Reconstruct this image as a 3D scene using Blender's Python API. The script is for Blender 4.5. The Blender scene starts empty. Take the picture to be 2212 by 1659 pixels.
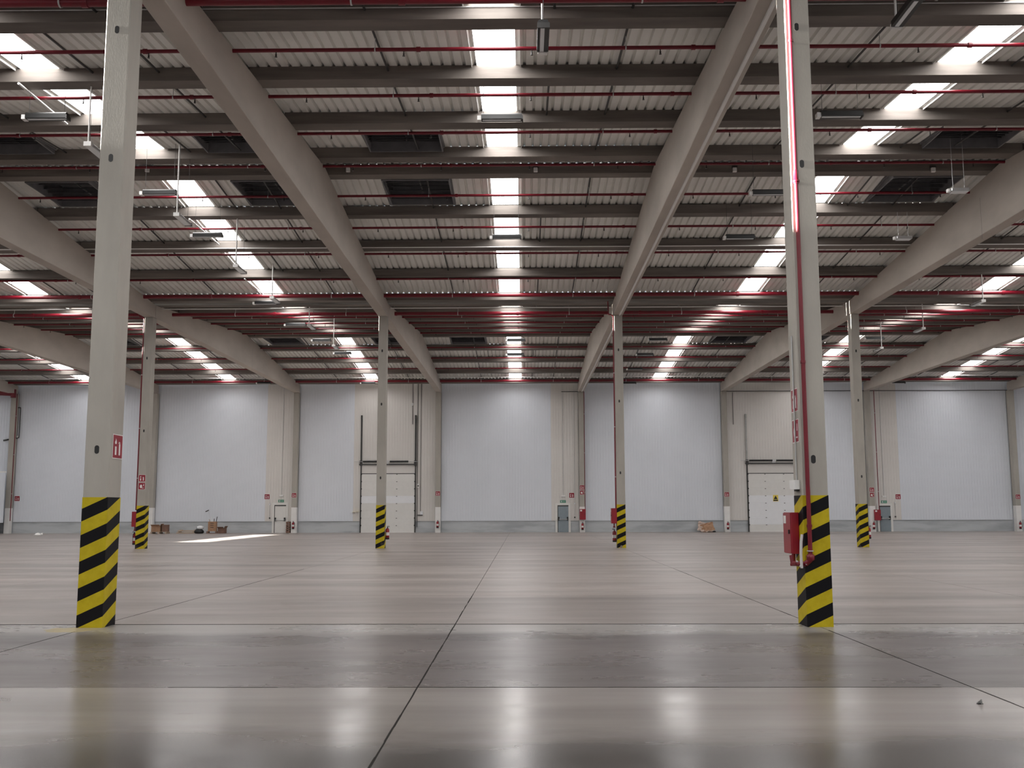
import bpy, math, random
from mathutils import Matrix, Vector, Euler
random.seed(7)
scene = bpy.context.scene
col = scene.collection
# ------------------------------------------------------------------ camera, light, exposure
F, PCX, PCY = 2181.84, 1106.0, 829.5
YAW, PITCH, ROLL = 0.0115, 0.1232, -0.0025
CAM = Vector((6.5703, 0.0, 1.7631))
cd = bpy.data.cameras.new('camera'); cam = bpy.data.objects.new('camera', cd); col.objects.link(cam)
cd.sensor_fit = 'HORIZONTAL'; cd.sensor_width = 36.0; cd.lens = 36.0 * F / 2212.0
cd.clip_start = 0.05; cd.clip_end = 400
CR = Matrix.Rotation(YAW, 4, 'Z') @ Matrix.Rotation(math.pi / 2 + PITCH, 4, 'X') @ Matrix.Rotation(ROLL, 4, 'Z')
cam.matrix_world = Matrix.Translation(CAM) @ CR
scene.camera = cam
vs = scene.view_settings
vs.view_transform = 'Standard'; vs.look = 'None'; vs.gamma = 1.0; vs.use_curve_mapping = False
vs.exposure = -0.18
w = bpy.data.worlds.new('world'); scene.world = w; w.use_nodes = True
w.node_tree.nodes['Background'].inputs[0].default_value = (0.75, 0.85, 1.0, 1)
w.node_tree.nodes['Background'].inputs[1].default_value = 1.0
sd = bpy.data.lights.new('sun', 'SUN'); sun = bpy.data.objects.new('sun', sd); col.objects.link(sun)
sd.energy = 260.0; sd.angle = 0.004; sd.color = (1.0, 0.96, 0.88)
sun.rotation_euler = Vector((1.0, 0.0, -0.1285)).to_track_quat('-Z', 'Y').to_euler()
SKYLIGHT = 15.0
scene.cycles.max_bounces = 6; scene.cycles.diffuse_bounces = 5; scene.cycles.glossy_bounces = 2
scene.cycles.sample_clamp_indirect = 8.0

def ray(u, v):
    return (CR.to_3x3() @ Vector(((u - PCX) / F, -(v - PCY) / F, -1.0)))
def atZ(u, v, z): r = ray(u, v); return CAM + r * ((z - CAM.z) / r.z)
def atY(u, v, y): r = ray(u, v); return CAM + r * (y / r.y)
def atX(u, v, x): r = ray(u, v); return CAM + r * ((x - CAM.x) / r.x)

# ------------------------------------------------------------------ layout of the hall
S = 11.0
Y1, L = 15.7416, 30.9629
Y2 = Y1 + L; Y3 = Y2 + L + 0.12; Y0 = Y1 - L
WALLY = 77.97            # face of the far wall's panels
HB = 10.75               # underside of the girders
ZB0, SL = 11.35, 0.085   # girder top over the columns, roof slope
PH, PW = 0.33, 0.48      # purlin height and width
CW, CD = 0.39, 0.486     # column
XL, XR = -44.0, 55.0
POFF = [15.0, 11.45, 7.9, 4.35, 0.8]
def zb(y):
    t = (y - Y1) % L
    return ZB0 + SL * min(t, L - t)

# ------------------------------------------------------------------ materials
MATS = {}
def ramp2(nt, fac, a, b, p0=0.3, p1=0.7):
    r = nt.nodes.new('ShaderNodeValToRGB'); nt.links.new(fac, r.inputs[0])
    r.color_ramp.elements[0].position = p0; r.color_ramp.elements[1].position = p1
    r.color_ramp.elements[0].color = (*a, 1); r.color_ramp.elements[1].color = (*b, 1)
    return r.outputs[0]
def noise(nt, scale, vec=None, detail=4, rough=0.6, stretch=None, coord='Object'):
    n = nt.nodes.new('ShaderNodeTexNoise'); n.inputs['Scale'].default_value = scale
    n.inputs['Detail'].default_value = detail; n.inputs['Roughness'].default_value = rough
    if vec is None:
        if coord == 'World':
            vec = nt.nodes.new('ShaderNodeNewGeometry').outputs['Position']
        else:
            vec = nt.nodes.new('ShaderNodeTexCoord').outputs['Object']
    if stretch:
        m = nt.nodes.new('ShaderNodeMapping'); m.inputs['Scale'].default_value = stretch
        nt.links.new(vec, m.inputs[0]); vec = m.outputs[0]
    nt.links.new(vec, n.inputs['Vector'])
    return n.outputs['Fac']
def mat(name, c, rough=0.6, metal=0.0, c2=None, scale=3.0, stretch=None, coord='Object', bump=0.0, bscale=40, spec=0.5, p=(0.3, 0.7), emit=0.0):
    m = bpy.data.materials.new(name); m.use_nodes = True; nt = m.node_tree
    b = nt.nodes['Principled BSDF']
    b.inputs['Base Color'].default_value = (*c, 1); b.inputs['Roughness'].default_value = rough
    b.inputs['Metallic'].default_value = metal; b.inputs['Specular IOR Level'].default_value = spec
    if c2 is None: c2 = tuple(x * 0.9 for x in c)
    f = noise(nt, scale, stretch=stretch, coord=coord)
    nt.links.new(ramp2(nt, f, c2, c, *p), b.inputs['Base Color'])
    if bump:
        bp = nt.nodes.new('ShaderNodeBump'); bp.inputs['Strength'].default_value = bump; bp.inputs['Distance'].default_value = 0.01
        nt.links.new(noise(nt, bscale, stretch=stretch, coord=coord), bp.inputs['Height']); nt.links.new(bp.outputs[0], b.inputs['Normal'])
    if emit:
        b.inputs['Emission Color'].default_value = (*c, 1); b.inputs['Emission Strength'].default_value = emit
    MATS[name] = m
    return m
mat('column', (0.425, 0.40, 0.355), 0.75, c2=(0.345, 0.323, 0.285), scale=1.4, stretch=(1, 1, 0.35), coord='World', bump=0.15)
mat('girder', (0.49, 0.44, 0.39), 0.8, c2=(0.39, 0.348, 0.307), scale=0.8, stretch=(1, 0.4, 1), coord='World', bump=0.12)
mat('purlin', (0.205, 0.178, 0.158), 0.8, c2=(0.10, 0.087, 0.077), scale=1.1, stretch=(0.25, 1, 3), coord='World', bump=0.15)
mat('sheet', (0.82, 0.815, 0.78), 0.45, metal=0.0, c2=(0.73, 0.722, 0.688), scale=0.7, coord='World')
mat('gutter', (0.42, 0.42, 0.40), 0.5, metal=0.2, c2=(0.33, 0.33, 0.31), coord='World')
mat('red', (0.18, 0.003, 0.014), 0.36, c2=(0.14, 0.003, 0.011))
mat('redbox', (0.28, 0.004, 0.016), 0.35, c2=(0.24, 0.003, 0.013))
mat('steel', (0.62, 0.62, 0.62), 0.4, metal=0.6, c2=(0.5, 0.5, 0.5))
mat('whitepaint', (0.80, 0.79, 0.77), 0.5, c2=(0.74, 0.73, 0.71))
mat('dark', (0.05, 0.047, 0.045), 0.5, c2=(0.03, 0.03, 0.03))
mat('black', (0.012, 0.012, 0.012), 0.45, c2=(0.008, 0.008, 0.008))
mat('ventdark', (0.19, 0.19, 0.20), 0.55, metal=0.0, c2=(0.14, 0.14, 0.15))
mat('wallcool', (0.715, 0.745, 0.80), 0.42, c2=(0.665, 0.695, 0.745), scale=0.25, coord='World')
mat('wallwarm', (0.69, 0.665, 0.635), 0.45, c2=(0.64, 0.612, 0.58), scale=0.35, coord='World')
mat('plinth', (0.50, 0.525, 0.54), 0.75, c2=(0.36, 0.38, 0.395), scale=0.5, stretch=(0.5, 1, 3), coord='World', p=(0.35, 0.55))
mat('doorwhite', (0.74, 0.73, 0.70), 0.45, c2=(0.70, 0.69, 0.66))
mat('doorpane', (0.82, 0.83, 0.85), 0.35, c2=(0.79, 0.80, 0.82))
mat('doorgrey', (0.25, 0.30, 0.33), 0.5, c2=(0.22, 0.265, 0.29))
mat('lens', (0.75, 0.77, 0.78), 0.3, c2=(0.7, 0.72, 0.73))
mat('signred', (0.27, 0.006, 0.022), 0.4, c2=(0.24, 0.005, 0.018))
mat('signwhite', (0.82, 0.80, 0.78), 0.4)
mat('signgreen', (0.07, 0.26, 0.17), 0.4)
mat('signyellow', (0.80, 0.62, 0.10), 0.4)
mat('cardboard', (0.42, 0.25, 0.15), 0.8, c2=(0.30, 0.17, 0.10), scale=5)
mat('paleboard', (0.52, 0.41, 0.35), 0.8, c2=(0.42, 0.32, 0.27), scale=5)
mat('wood', (0.50, 0.40, 0.31), 0.8, c2=(0.36, 0.27, 0.2), scale=6, stretch=(0.3, 3, 3))
mat('plastic', (0.75, 0.76, 0.78), 0.35)
mat('hose', (0.62, 0.58, 0.58), 0.6)
mat('spill', (0.40, 0.32, 0.16), 0.5, c2=(0.33, 0.28, 0.17), scale=8)
mat('joint', (0.022, 0.02, 0.018), 0.9, spec=0.1)
mat('darkwood', (0.23, 0.13, 0.09), 0.8, c2=(0.14, 0.08, 0.06))
def make_skylight():
    m = bpy.data.materials.new('skylight'); m.use_nodes = True; nt = m.node_tree
    b = nt.nodes['Principled BSDF']; b.inputs['Base Color'].default_value = (0.85, 0.87, 0.88, 1)
    b.inputs['Emission Color'].default_value = (1.0, 0.985, 0.97, 1); b.inputs['Emission Strength'].default_value = SKYLIGHT
    MATS['skylight'] = m
make_skylight()
def make_floor():
    m = bpy.data.materials.new('floor_concrete'); m.use_nodes = True; nt = m.node_tree; N = nt.nodes; K = nt.links.new
    b = N['Principled BSDF']
    info = N.new('ShaderNodeObjectInfo')
    f1 = noise(nt, 0.6, stretch=(0.10, 1, 1), coord='World', detail=4, rough=0.5)
    base = ramp2(nt, f1, (0.22, 0.193, 0.18), (0.36, 0.317, 0.298), 0.33, 0.68)
    f2 = noise(nt, 1.5, stretch=(0.10, 1.0, 1), coord='World', detail=3, rough=0.5)
    st = ramp2(nt, f2, (0.80, 0.79, 0.78), (1.0, 1.0, 1.0), 0.30, 0.55)
    mx = N.new('ShaderNodeMixRGB'); mx.blend_type = 'MULTIPLY'; mx.inputs[0].default_value = 0.75
    K(base, mx.inputs[1]); K(st, mx.inputs[2])
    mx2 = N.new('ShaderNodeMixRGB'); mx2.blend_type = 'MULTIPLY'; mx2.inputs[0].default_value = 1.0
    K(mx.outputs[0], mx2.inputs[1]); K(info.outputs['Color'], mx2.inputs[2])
    # black rubber marks and small pits
    f3 = noise(nt, 1.7, stretch=(0.45, 1.4, 1), coord='World', detail=5, rough=0.65)
    spot = ramp2(nt, f3, (0.35, 0.34, 0.33), (1, 1, 1), 0.24, 0.34)
    mx3 = N.new('ShaderNodeMixRGB'); mx3.blend_type = 'MULTIPLY'; mx3.inputs[0].default_value = 0.75
    K(mx2.outputs[0], mx3.inputs[1]); K(spot, mx3.inputs[2])
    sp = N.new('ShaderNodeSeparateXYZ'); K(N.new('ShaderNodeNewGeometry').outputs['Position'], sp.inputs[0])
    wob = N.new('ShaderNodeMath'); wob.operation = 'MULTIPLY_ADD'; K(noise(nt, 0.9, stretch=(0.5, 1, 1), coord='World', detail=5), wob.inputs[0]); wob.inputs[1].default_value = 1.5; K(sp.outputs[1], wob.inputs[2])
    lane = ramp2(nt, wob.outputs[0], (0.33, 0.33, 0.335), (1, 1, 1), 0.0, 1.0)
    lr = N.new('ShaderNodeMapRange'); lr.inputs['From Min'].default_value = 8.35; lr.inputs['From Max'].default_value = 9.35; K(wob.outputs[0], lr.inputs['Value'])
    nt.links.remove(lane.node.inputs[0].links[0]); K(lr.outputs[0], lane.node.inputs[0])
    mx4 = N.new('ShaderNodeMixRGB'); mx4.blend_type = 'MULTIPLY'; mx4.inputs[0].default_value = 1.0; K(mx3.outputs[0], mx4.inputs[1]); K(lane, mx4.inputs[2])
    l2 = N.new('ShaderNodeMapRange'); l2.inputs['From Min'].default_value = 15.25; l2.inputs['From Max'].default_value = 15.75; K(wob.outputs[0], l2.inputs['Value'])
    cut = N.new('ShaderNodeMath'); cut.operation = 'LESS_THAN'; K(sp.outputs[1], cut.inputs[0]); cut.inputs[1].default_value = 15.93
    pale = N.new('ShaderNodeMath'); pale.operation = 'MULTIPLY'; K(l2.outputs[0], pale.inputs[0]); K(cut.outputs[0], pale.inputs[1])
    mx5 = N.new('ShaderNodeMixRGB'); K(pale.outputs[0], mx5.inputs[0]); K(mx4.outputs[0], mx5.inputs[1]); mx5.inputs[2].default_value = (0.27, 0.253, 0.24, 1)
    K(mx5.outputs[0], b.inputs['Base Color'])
    b.inputs['Specular IOR Level'].default_value = 0.3
    f4 = noise(nt, 0.9, stretch=(0.4, 1, 1), coord='World', detail=5)
    rr = N.new('ShaderNodeMapRange'); rr.inputs['From Min'].default_value = 0.3; rr.inputs['From Max'].default_value = 0.7
    rr.inputs['To Min'].default_value = -0.03; rr.inputs['To Max'].default_value = 0.09
    ra = N.new('ShaderNodeMath'); ra.operation = 'ADD'; K(info.outputs['Alpha'], ra.inputs[1])
    K(f4, rr.inputs['Value']); K(rr.outputs[0], ra.inputs[0]); K(ra.outputs[0], b.inputs['Roughness'])
    MATS['floor'] = m
make_floor()
def make_hazard():
    # yellow and black stripes spiralling round the foot of a column
    m = bpy.data.materials.new('hazard_paint'); m.use_nodes = True; nt = m.node_tree; N = nt.nodes; K = nt.links.new
    b = N['Principled BSDF']; b.inputs['Roughness'].default_value = 0.55; b.inputs['Specular IOR Level'].default_value = 0.15
    tc = N.new('ShaderNodeTexCoord'); sp = N.new('ShaderNodeSeparateXYZ'); K(tc.outputs['Object'], sp.inputs[0])
    sn = N.new('ShaderNodeSeparateXYZ'); K(tc.outputs['Normal'], sn.inputs[0])
    def mth(op, a, bb=None):
        n = N.new('ShaderNodeMath'); n.operation = op
        for i, q in enumerate((a, bb)):
            if q is None: continue
            if isinstance(q, (int, float)): n.inputs[i].default_value = q
            else: K(q, n.inputs[i])
        return n.outputs[0]
    MF, MS = 0.46, 0.40
    xf = mth('MULTIPLY', mth('MULTIPLY', sp.outputs[0], MF), mth('MULTIPLY', sn.outputs[1], -1.0))
    ys = mth('MULTIPLY', mth('MULTIPLY', sp.outputs[1], MS), sn.outputs[0])
    yoff = mth('MULTIPLY', sn.outputs[0], CW / 2 * MF + CD / 2 * MS)       # continue round the corners
    s = mth('SUBTRACT', sp.outputs[2], mth('ADD', mth('ADD', xf, ys), yoff))
    s = mth('ADD', s, -CW / 2 * MF - 1.59 + 4.0)
    fr = mth('FRACT', mth('DIVIDE', s, 0.4))
    blk = mth('LESS_THAN', fr, 0.485)
    mx = N.new('ShaderNodeMixRGB'); K(blk, mx.inputs[0])
    f = noise(nt, 6.0, coord='World'); yl = ramp2(nt, f, (0.43, 0.335, 0.010), (0.53, 0.42, 0.018))
    K(yl, mx.inputs[1]); mx.inputs[2].default_value = (0.006, 0.0055, 0.007, 1)
    # scuffed paint near the floor
    info = N.new('ShaderNodeObjectInfo')
    f2 = noise(nt, 5.0, coord='World', detail=6)
    wear = mth('MULTIPLY', mth('GREATER_THAN', f2, mth('ADD', mth('MULTIPLY', sp.outputs[2], 0.35), 0.54)), info.outputs['Alpha'])
    mx2 = N.new('ShaderNodeMixRGB'); K(wear, mx2.inputs[0]); K(mx.outputs[0], mx2.inputs[1]); mx2.inputs[2].default_value = (0.22, 0.19, 0.16, 1)
    K(mx2.outputs[0], b.inputs['Base Color'])
    MATS['hazard'] = m
make_hazard()

# ------------------------------------------------------------------ mesh helpers
class MB:
    def __init__(s): s.v = []; s.f = []; s.sm = []
    def _add(s, vs, fs, smooth=False):
        o = len(s.v); s.v += [tuple(p) for p in vs]
        for f in fs: s.f.append(tuple(i + o for i in f)); s.sm.append(smooth)
    def box(s, x0, x1, y0, y1, z0, z1):
        s._add([(x0, y0, z0), (x1, y0, z0), (x1, y1, z0), (x0, y1, z0), (x0, y0, z1), (x1, y0, z1), (x1, y1, z1), (x0, y1, z1)],
               [(0, 3, 2, 1), (4, 5, 6, 7), (0, 1, 5, 4), (1, 2, 6, 5), (2, 3, 7, 6), (3, 0, 4, 7)]); return s
    def cbox(s, x0, x1, y0, y1, z0, z1, c=0.02):
        """box with its four vertical edges chamfered"""
        P = [(x0 + c, y0), (x1 - c, y0), (x1, y0 + c), (x1, y1 - c), (x1 - c, y1), (x0 + c, y1), (x0, y1 - c), (x0, y0 + c)]
        return s.prism(P, z0, z1)
    def prism(s, P, z0, z1):
        n = len(P)
        s._add([(x, y, z0) for x, y in P] + [(x, y, z1) for x, y in P],
               [tuple(range(n - 1, -1, -1)), tuple(range(n, 2 * n))] + [(i, (i + 1) % n, n + (i + 1) % n, n + i) for i in range(n)]); return s
    def prismx(s, P, x0, x1):
        """polygon in (y, z), counter-clockwise seen from +x, extruded along x"""
        n = len(P)
        s._add([(x0, y, z) for y, z in P] + [(x1, y, z) for y, z in P],
               [tuple(range(n - 1, -1, -1)), tuple(range(n, 2 * n))] + [(i, (i + 1) % n, n + (i + 1) % n, n + i) for i in range(n)]); return s
    def prismy(s, P, y0, y1):
        """polygon in (x, z) extruded along y"""
        n = len(P)
        s._add([(x, y0, z) for x, z in P] + [(x, y1, z) for x, z in P],
               [tuple(range(n)), tuple(range(2 * n - 1, n - 1, -1))] + [(i, n + i, n + (i + 1) % n, (i + 1) % n) for i in range(n)]); return s
    def tube(s, pts, r, n=10, caps=True):
        for a, b in zip(pts[:-1], pts[1:]):
            a, b = Vector(a), Vector(b); d = (b - a).normalized()
            u = d.orthogonal().normalized(); w_ = d.cross(u)
            A = [a + (u * math.cos(t) + w_ * math.sin(t)) * r for t in [2 * math.pi * i / n for i in range(n)]]
            B = [p + (b - a) for p in A]
            s._add(A + B, [(i, (i + 1) % n, n + (i + 1) % n, n + i) for i in range(n)], True)
            if caps: s._add(A + B, [tuple(range(n - 1, -1, -1)), tuple(range(n, 2 * n))])
        return s
    def lathe(s, prof, n=14, c=(0, 0, 0)):
        """profile [(r, z)] turned about the z axis"""
        vs = []
        for r, z in prof: vs += [(c[0] + r * math.cos(2 * math.pi * i / n), c[1] + r * math.sin(2 * math.pi * i / n), c[2] + z) for i in range(n)]
        fs = [(j * n + i, j * n + (i + 1) % n, (j + 1) * n + (i + 1) % n, (j + 1) * n + i) for j in range(len(prof) - 1) for i in range(n)]
        s._add(vs, fs, True)
        m = len(prof) - 1
        s._add(vs, [tuple(range(n - 1, -1, -1)), tuple(m * n + i for i in range(n))]); return s
    def mesh(s, name, m):
        me = bpy.data.meshes.new(name); me.from_pydata(s.v, [], s.f)
        me.polygons.foreach_set('use_smooth', s.sm); me.materials.append(MATS[m]); me.update(); return me
    def build(s, name, m, parent=None, loc=(0, 0, 0)): return obj(name, s.mesh(name, m), parent, loc)
def obj(name, me, parent=None, loc=(0, 0, 0), rot=(0, 0, 0)):
    o = bpy.data.objects.new(name, me); col.objects.link(o); o.location = loc; o.rotation_euler = rot
    if parent is not None: o.parent = parent
    return o
def tag(o, label, cat, group=None, kind=None):
    o['label'] = label; o['category'] = cat
    if group: o['group'] = group
    if kind: o['kind'] = kind
    return o
def thing(name, label, cat, loc=(0, 0, 0), rz=0.0, group=None):
    o = bpy.data.objects.new(name, None); col.objects.link(o); o.location = loc; o.rotation_euler = (0, 0, rz)
    o.empty_display_size = 0.2
    return tag(o, label, cat, group)
def copy_tree(o, parent=None):
    c = o.copy(); col.objects.link(c); c.parent = parent
    for ch in [x for x in col.objects if x.parent == o]: copy_tree(ch, c)
    return c
def struct(name, me, label=None, loc=(0, 0, 0)):
    o = obj(name, me, None, loc); o['kind'] = 'structure'
    if label: o['label'] = label
    return o

# ------------------------------------------------------------------ floor: cast slabs with sawn joints
floor = struct('floor', MB().box(XL, XR, Y0, 78.6, -0.3, -0.012).mesh('floor', 'joint'), 'grey polished concrete warehouse floor with sawn joints')
ys = [5.0] + [10.36 + 5.45 * i for i in range(13)] + [78.35]
ys[2] = 15.93
xs = [5.5 * i for i in range(-8, 11)]
SLABS = {}
G = 0.006
def slab(x0, x1, y0, y1, tone, gloss=0.33):
    key = (round(x1 - x0, 2), round(y1 - y0, 2))
    if key not in SLABS:
        SLABS[key] = MB().box(G, x1 - x0 - G, G, y1 - y0 - G, -0.012, 0.0).mesh('concrete_slab', 'floor')
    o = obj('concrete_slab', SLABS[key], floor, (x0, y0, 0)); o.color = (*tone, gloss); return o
rs = random.Random(3)
for j in range(len(ys) - 1):
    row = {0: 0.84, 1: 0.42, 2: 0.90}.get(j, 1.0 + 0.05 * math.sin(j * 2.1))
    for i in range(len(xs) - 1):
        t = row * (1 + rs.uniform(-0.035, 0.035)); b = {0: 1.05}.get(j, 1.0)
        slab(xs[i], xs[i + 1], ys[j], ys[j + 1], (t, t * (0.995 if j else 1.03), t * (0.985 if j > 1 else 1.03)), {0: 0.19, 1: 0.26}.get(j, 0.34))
for i in range(-8, 10, 2):
    slab(5.5 * i, 5.5 * i + 11, -4.0, 5.0, (0.95, 0.95, 0.95)); slab(5.5 * i, 5.5 * i + 11, Y0, -4.0, (0.95, 0.95, 0.95))
# dark filler of the wide joint down the middle aisle
jm = MB()
yy = 5.0
while yy < 21.3:
    jm.box(5.5 - 0.008 + rs.uniform(-.004, .004), 5.5 + 0.008 + rs.uniform(-.004, .004), yy, yy + 0.5, -0.01, 0.0015); yy += 0.5
jm.build('joint_filler', 'joint', floor)
for yj, hw, xa, xb in ((15.93, 0.03, -22, 34), (10.36, 0.011, -8, 20)):
    jm = MB(); xx = xa
    while xx < xb:
        if hw > 0.02 or rs.random() < 0.75: jm.box(xx, xx + 1.1, yj - hw + rs.uniform(-.004, .004), yj + hw + rs.uniform(-.004, .004), -0.01, 0.0012)
        xx += 1.1
    jm.build('joint_filler', 'joint', floor)
for xj in (0.0, 11.0):
    jm = MB(); yy = 6.0
    while yy < 30:
        if not (Y1 - 0.4 < yy + 0.35 < Y1 + 0.4): jm.box(xj - 0.009 + rs.uniform(-.003, .003), xj + 0.009 + rs.uniform(-.003, .003), yy, yy + 0.7, -0.01, 0.0012)
        yy += 0.7
    jm.build('joint_filler', 'joint', floor)

# ------------------------------------------------------------------ far wall: ribbed panels over a plinth
wall = struct('wall_back', MB().box(XL, XR, 78.10, 78.40, 0, 13.2).mesh('wall_back', 'wallcool'), 'far wall of white ribbed panels over a grey concrete plinth')
NP = 10; PWD = (S - 0.44) / NP
def panel_mesh(m, z0=0.90, z1=11.95):
    P = []; n = 5; p = PWD / n; x = 0.004
    prof = []
    for i in range(n):
        a = i * p
        prof += [(a, 0.0), (a + p * 0.82, 0.0), (a + p * 0.88, 0.009), (a + p * 0.97, 0.009)]
    prof.append((PWD, 0.0))
    vs = [(x, y, z0) for x, y in prof] + [(x, y, z1) for x, y in prof]; k = len(prof)
    mb = MB(); mb._add(vs, [(i, i + 1, k + i + 1, k + i) for i in range(k - 1)])
    mb.box(0.006, PWD - 0.002, 0.0, 0.09, z0 - 0.03, z0)
    return mb.mesh('wall_panel', m)
PM = {'wallcool': panel_mesh('wallcool'), 'wallwarm': panel_mesh('wallwarm')}
WARM = [(-13.3, -11.0), (-5.9, -0.1), (8.6, 11.0), (22.0, 27.4), (33.0, 35.0)]
for k in range(-4, 5):
    for i in range(NP):
        x = k * S + 0.22 + i * PWD
        warm = any(a - 0.3 < x + PWD / 2 < b + 0.3 for a, b in WARM)
        obj('wall_panel', PM['wallwarm' if warm else 'wallcool'], wall, (x, WALLY, 0))
    MB().box(k * S + 0.22, k * S + 10.78, 78.03, 78.10, 0, 0.88).build('plinth', 'plinth', wall)
MB().box(XL, XR, WALLY - 0.02, WALLY + 0.06, 11.95, 12.1).build('capping_strip', 'wallcool', wall)
# other walls, unseen; the left one's slot is added to shape the sun streak
wl = MB()
wl.box(XL - 0.3, XL, Y0, 56.0, 0, 13.2).box(XL - 0.3, XL, 72.5, 78.4, 0, 13.2).box(XL - 0.3, XL, 56.0, 72.5, 0, 4.05).box(XL - 0.3, XL, 56.0, 72.5, 4.27, 13.2)
struct('wall_left', wl.mesh('wall_left', 'wallcool'), 'side wall of white panels with an added slot for the sun streak')
struct('wall_right', MB().box(XR, XR + 0.3, Y0, 78.4, 0, 13.2).mesh('wall_right', 'wallcool'), 'plain side wall of white panels')
struct('wall_front', MB().box(XL, XR, Y0 - 0.3, Y0, 0, 13.2).mesh('wall_front', 'wallcool'), 'plain white wall behind the viewer')

# ------------------------------------------------------------------ roof: trapezoid sheets on purlins, translucent strips, smoke vents
ceil = bpy.data.objects.new('ceiling', None); col.objects.link(ceil); ceil['kind'] = 'structure'; ceil['label'] = 'light trapezoid metal roof sheeting laid over concrete purlins'
SHEET = {}
def sheet(x0, x1, ya, za, yb, zb_):
    W_, D_, H_ = x1 - x0, yb - ya, zb_ - za
    key = (round(W_, 2), round(D_, 2), round(H_, 3))
    if key not in SHEET:
        n = max(1, round(W_ / 0.26)); p = W_ / n; prof = []
        for i in range(n):
            a = i * p
            prof += [(a, 0.0), (a + p * 0.66, 0.0), (a + p * 0.77, 0.075), (a + p * 0.89, 0.075)]
        prof.append((W_, 0.0)); k = len(prof)
        mb = MB(); mb._add([(x, 0, z) for x, z in prof] + [(x, D_, z + H_) for x, z in prof], [(i, k + i, k + i + 1, i + 1) for i in range(k - 1)])
        SHEET[key] = mb.mesh('roof_sheet', 'sheet')
    return obj('roof_sheet', SHEET[key], ceil, (x0, ya, za))
SKY0, SKY1 = 5.48, 6.41
SKYM = {}
BAYNAME = {-4: 'added-slot bay', -3: 'partition bay', -2: 'pallet bay', -1: 'white-door bay', 0: 'middle-aisle bay', 1: 'cardboard-heap bay', 2: 'second loading-door bay', 3: 'second grey-door bay', 4: 'end bay'}
SPANNAME = {1: 'front span', 2: 'wall span', 0: 'rear span'}
SLOPE = {-1: 'rising slope', 1: 'falling slope'}
GAPN = ['next to the valley', 'second from the valley', 'third from the valley', 'nearest the ridge']
def skylight(k, sp, ya, za, yb, zb_, where='whole slope'):
    key = (round(yb - ya, 2), round(zb_ - za, 3)); W_ = SKY1 - SKY0
    if key not in SKYM:
        D_, H_ = yb - ya, zb_ - za
        q0, q1 = (PW / 2, D_ - PW / 2) if D_ < 6 else (0, D_)
        mb = MB(); mb._add([(0, q0, H_ * q0 / D_), (W_, q0, H_ * q0 / D_), (W_, q1, H_ * q1 / D_), (0, q1, H_ * q1 / D_)], [(0, 3, 2, 1)])
        fl = []
        for xx in (-0.13, W_ + 0.11):
            e0, e1 = PW / 2 + .01, D_ - PW / 2 - .01; g0, g1 = H_ * e0 / D_, H_ * e1 / D_
            f = MB(); f._add([(xx, e0, g0 - 0.06), (xx + 0.02, e0, g0 - 0.06), (xx + 0.02, e1, g1 - 0.06), (xx, e1, g1 - 0.06), (xx, e0, g0), (xx + 0.02, e0, g0), (xx + 0.02, e1, g1), (xx, e1, g1)],
                             [(0, 3, 2, 1), (4, 5, 6, 7), (0, 1, 5, 4), (1, 2, 6, 5), (2, 3, 7, 6), (3, 0, 4, 7)])
            fl.append(f.mesh('side_flashing', 'whitepaint'))
        SKYM[key] = (mb.mesh('translucent_panel', 'skylight'), fl)
    t = thing('skylight', 'glowing roof panel, %s, %s, %s' % (BAYNAME[k], SPANNAME[sp], where), 'skylight', (k * S + SKY0, ya, za), 0, 'translucent roof panels of the %s' % BAYNAME[k])
    obj('translucent_panel', SKYM[key][0], t)
    for f in SKYM[key][1]: obj('side_flashing', f, t)
VENTS = {-1: [(-10.1, -7.95), (-3.2, -0.95)], 0: [(1.85, 4.12)], 1: [(18.85, 21.2)], -2: [(-21.2, -19.0), (-14.2, -12.0)], 2: [(23.9, 26.1)], -3: [(-31.0, -28.8)], 3: [(40.8, 43.0)]}
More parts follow.
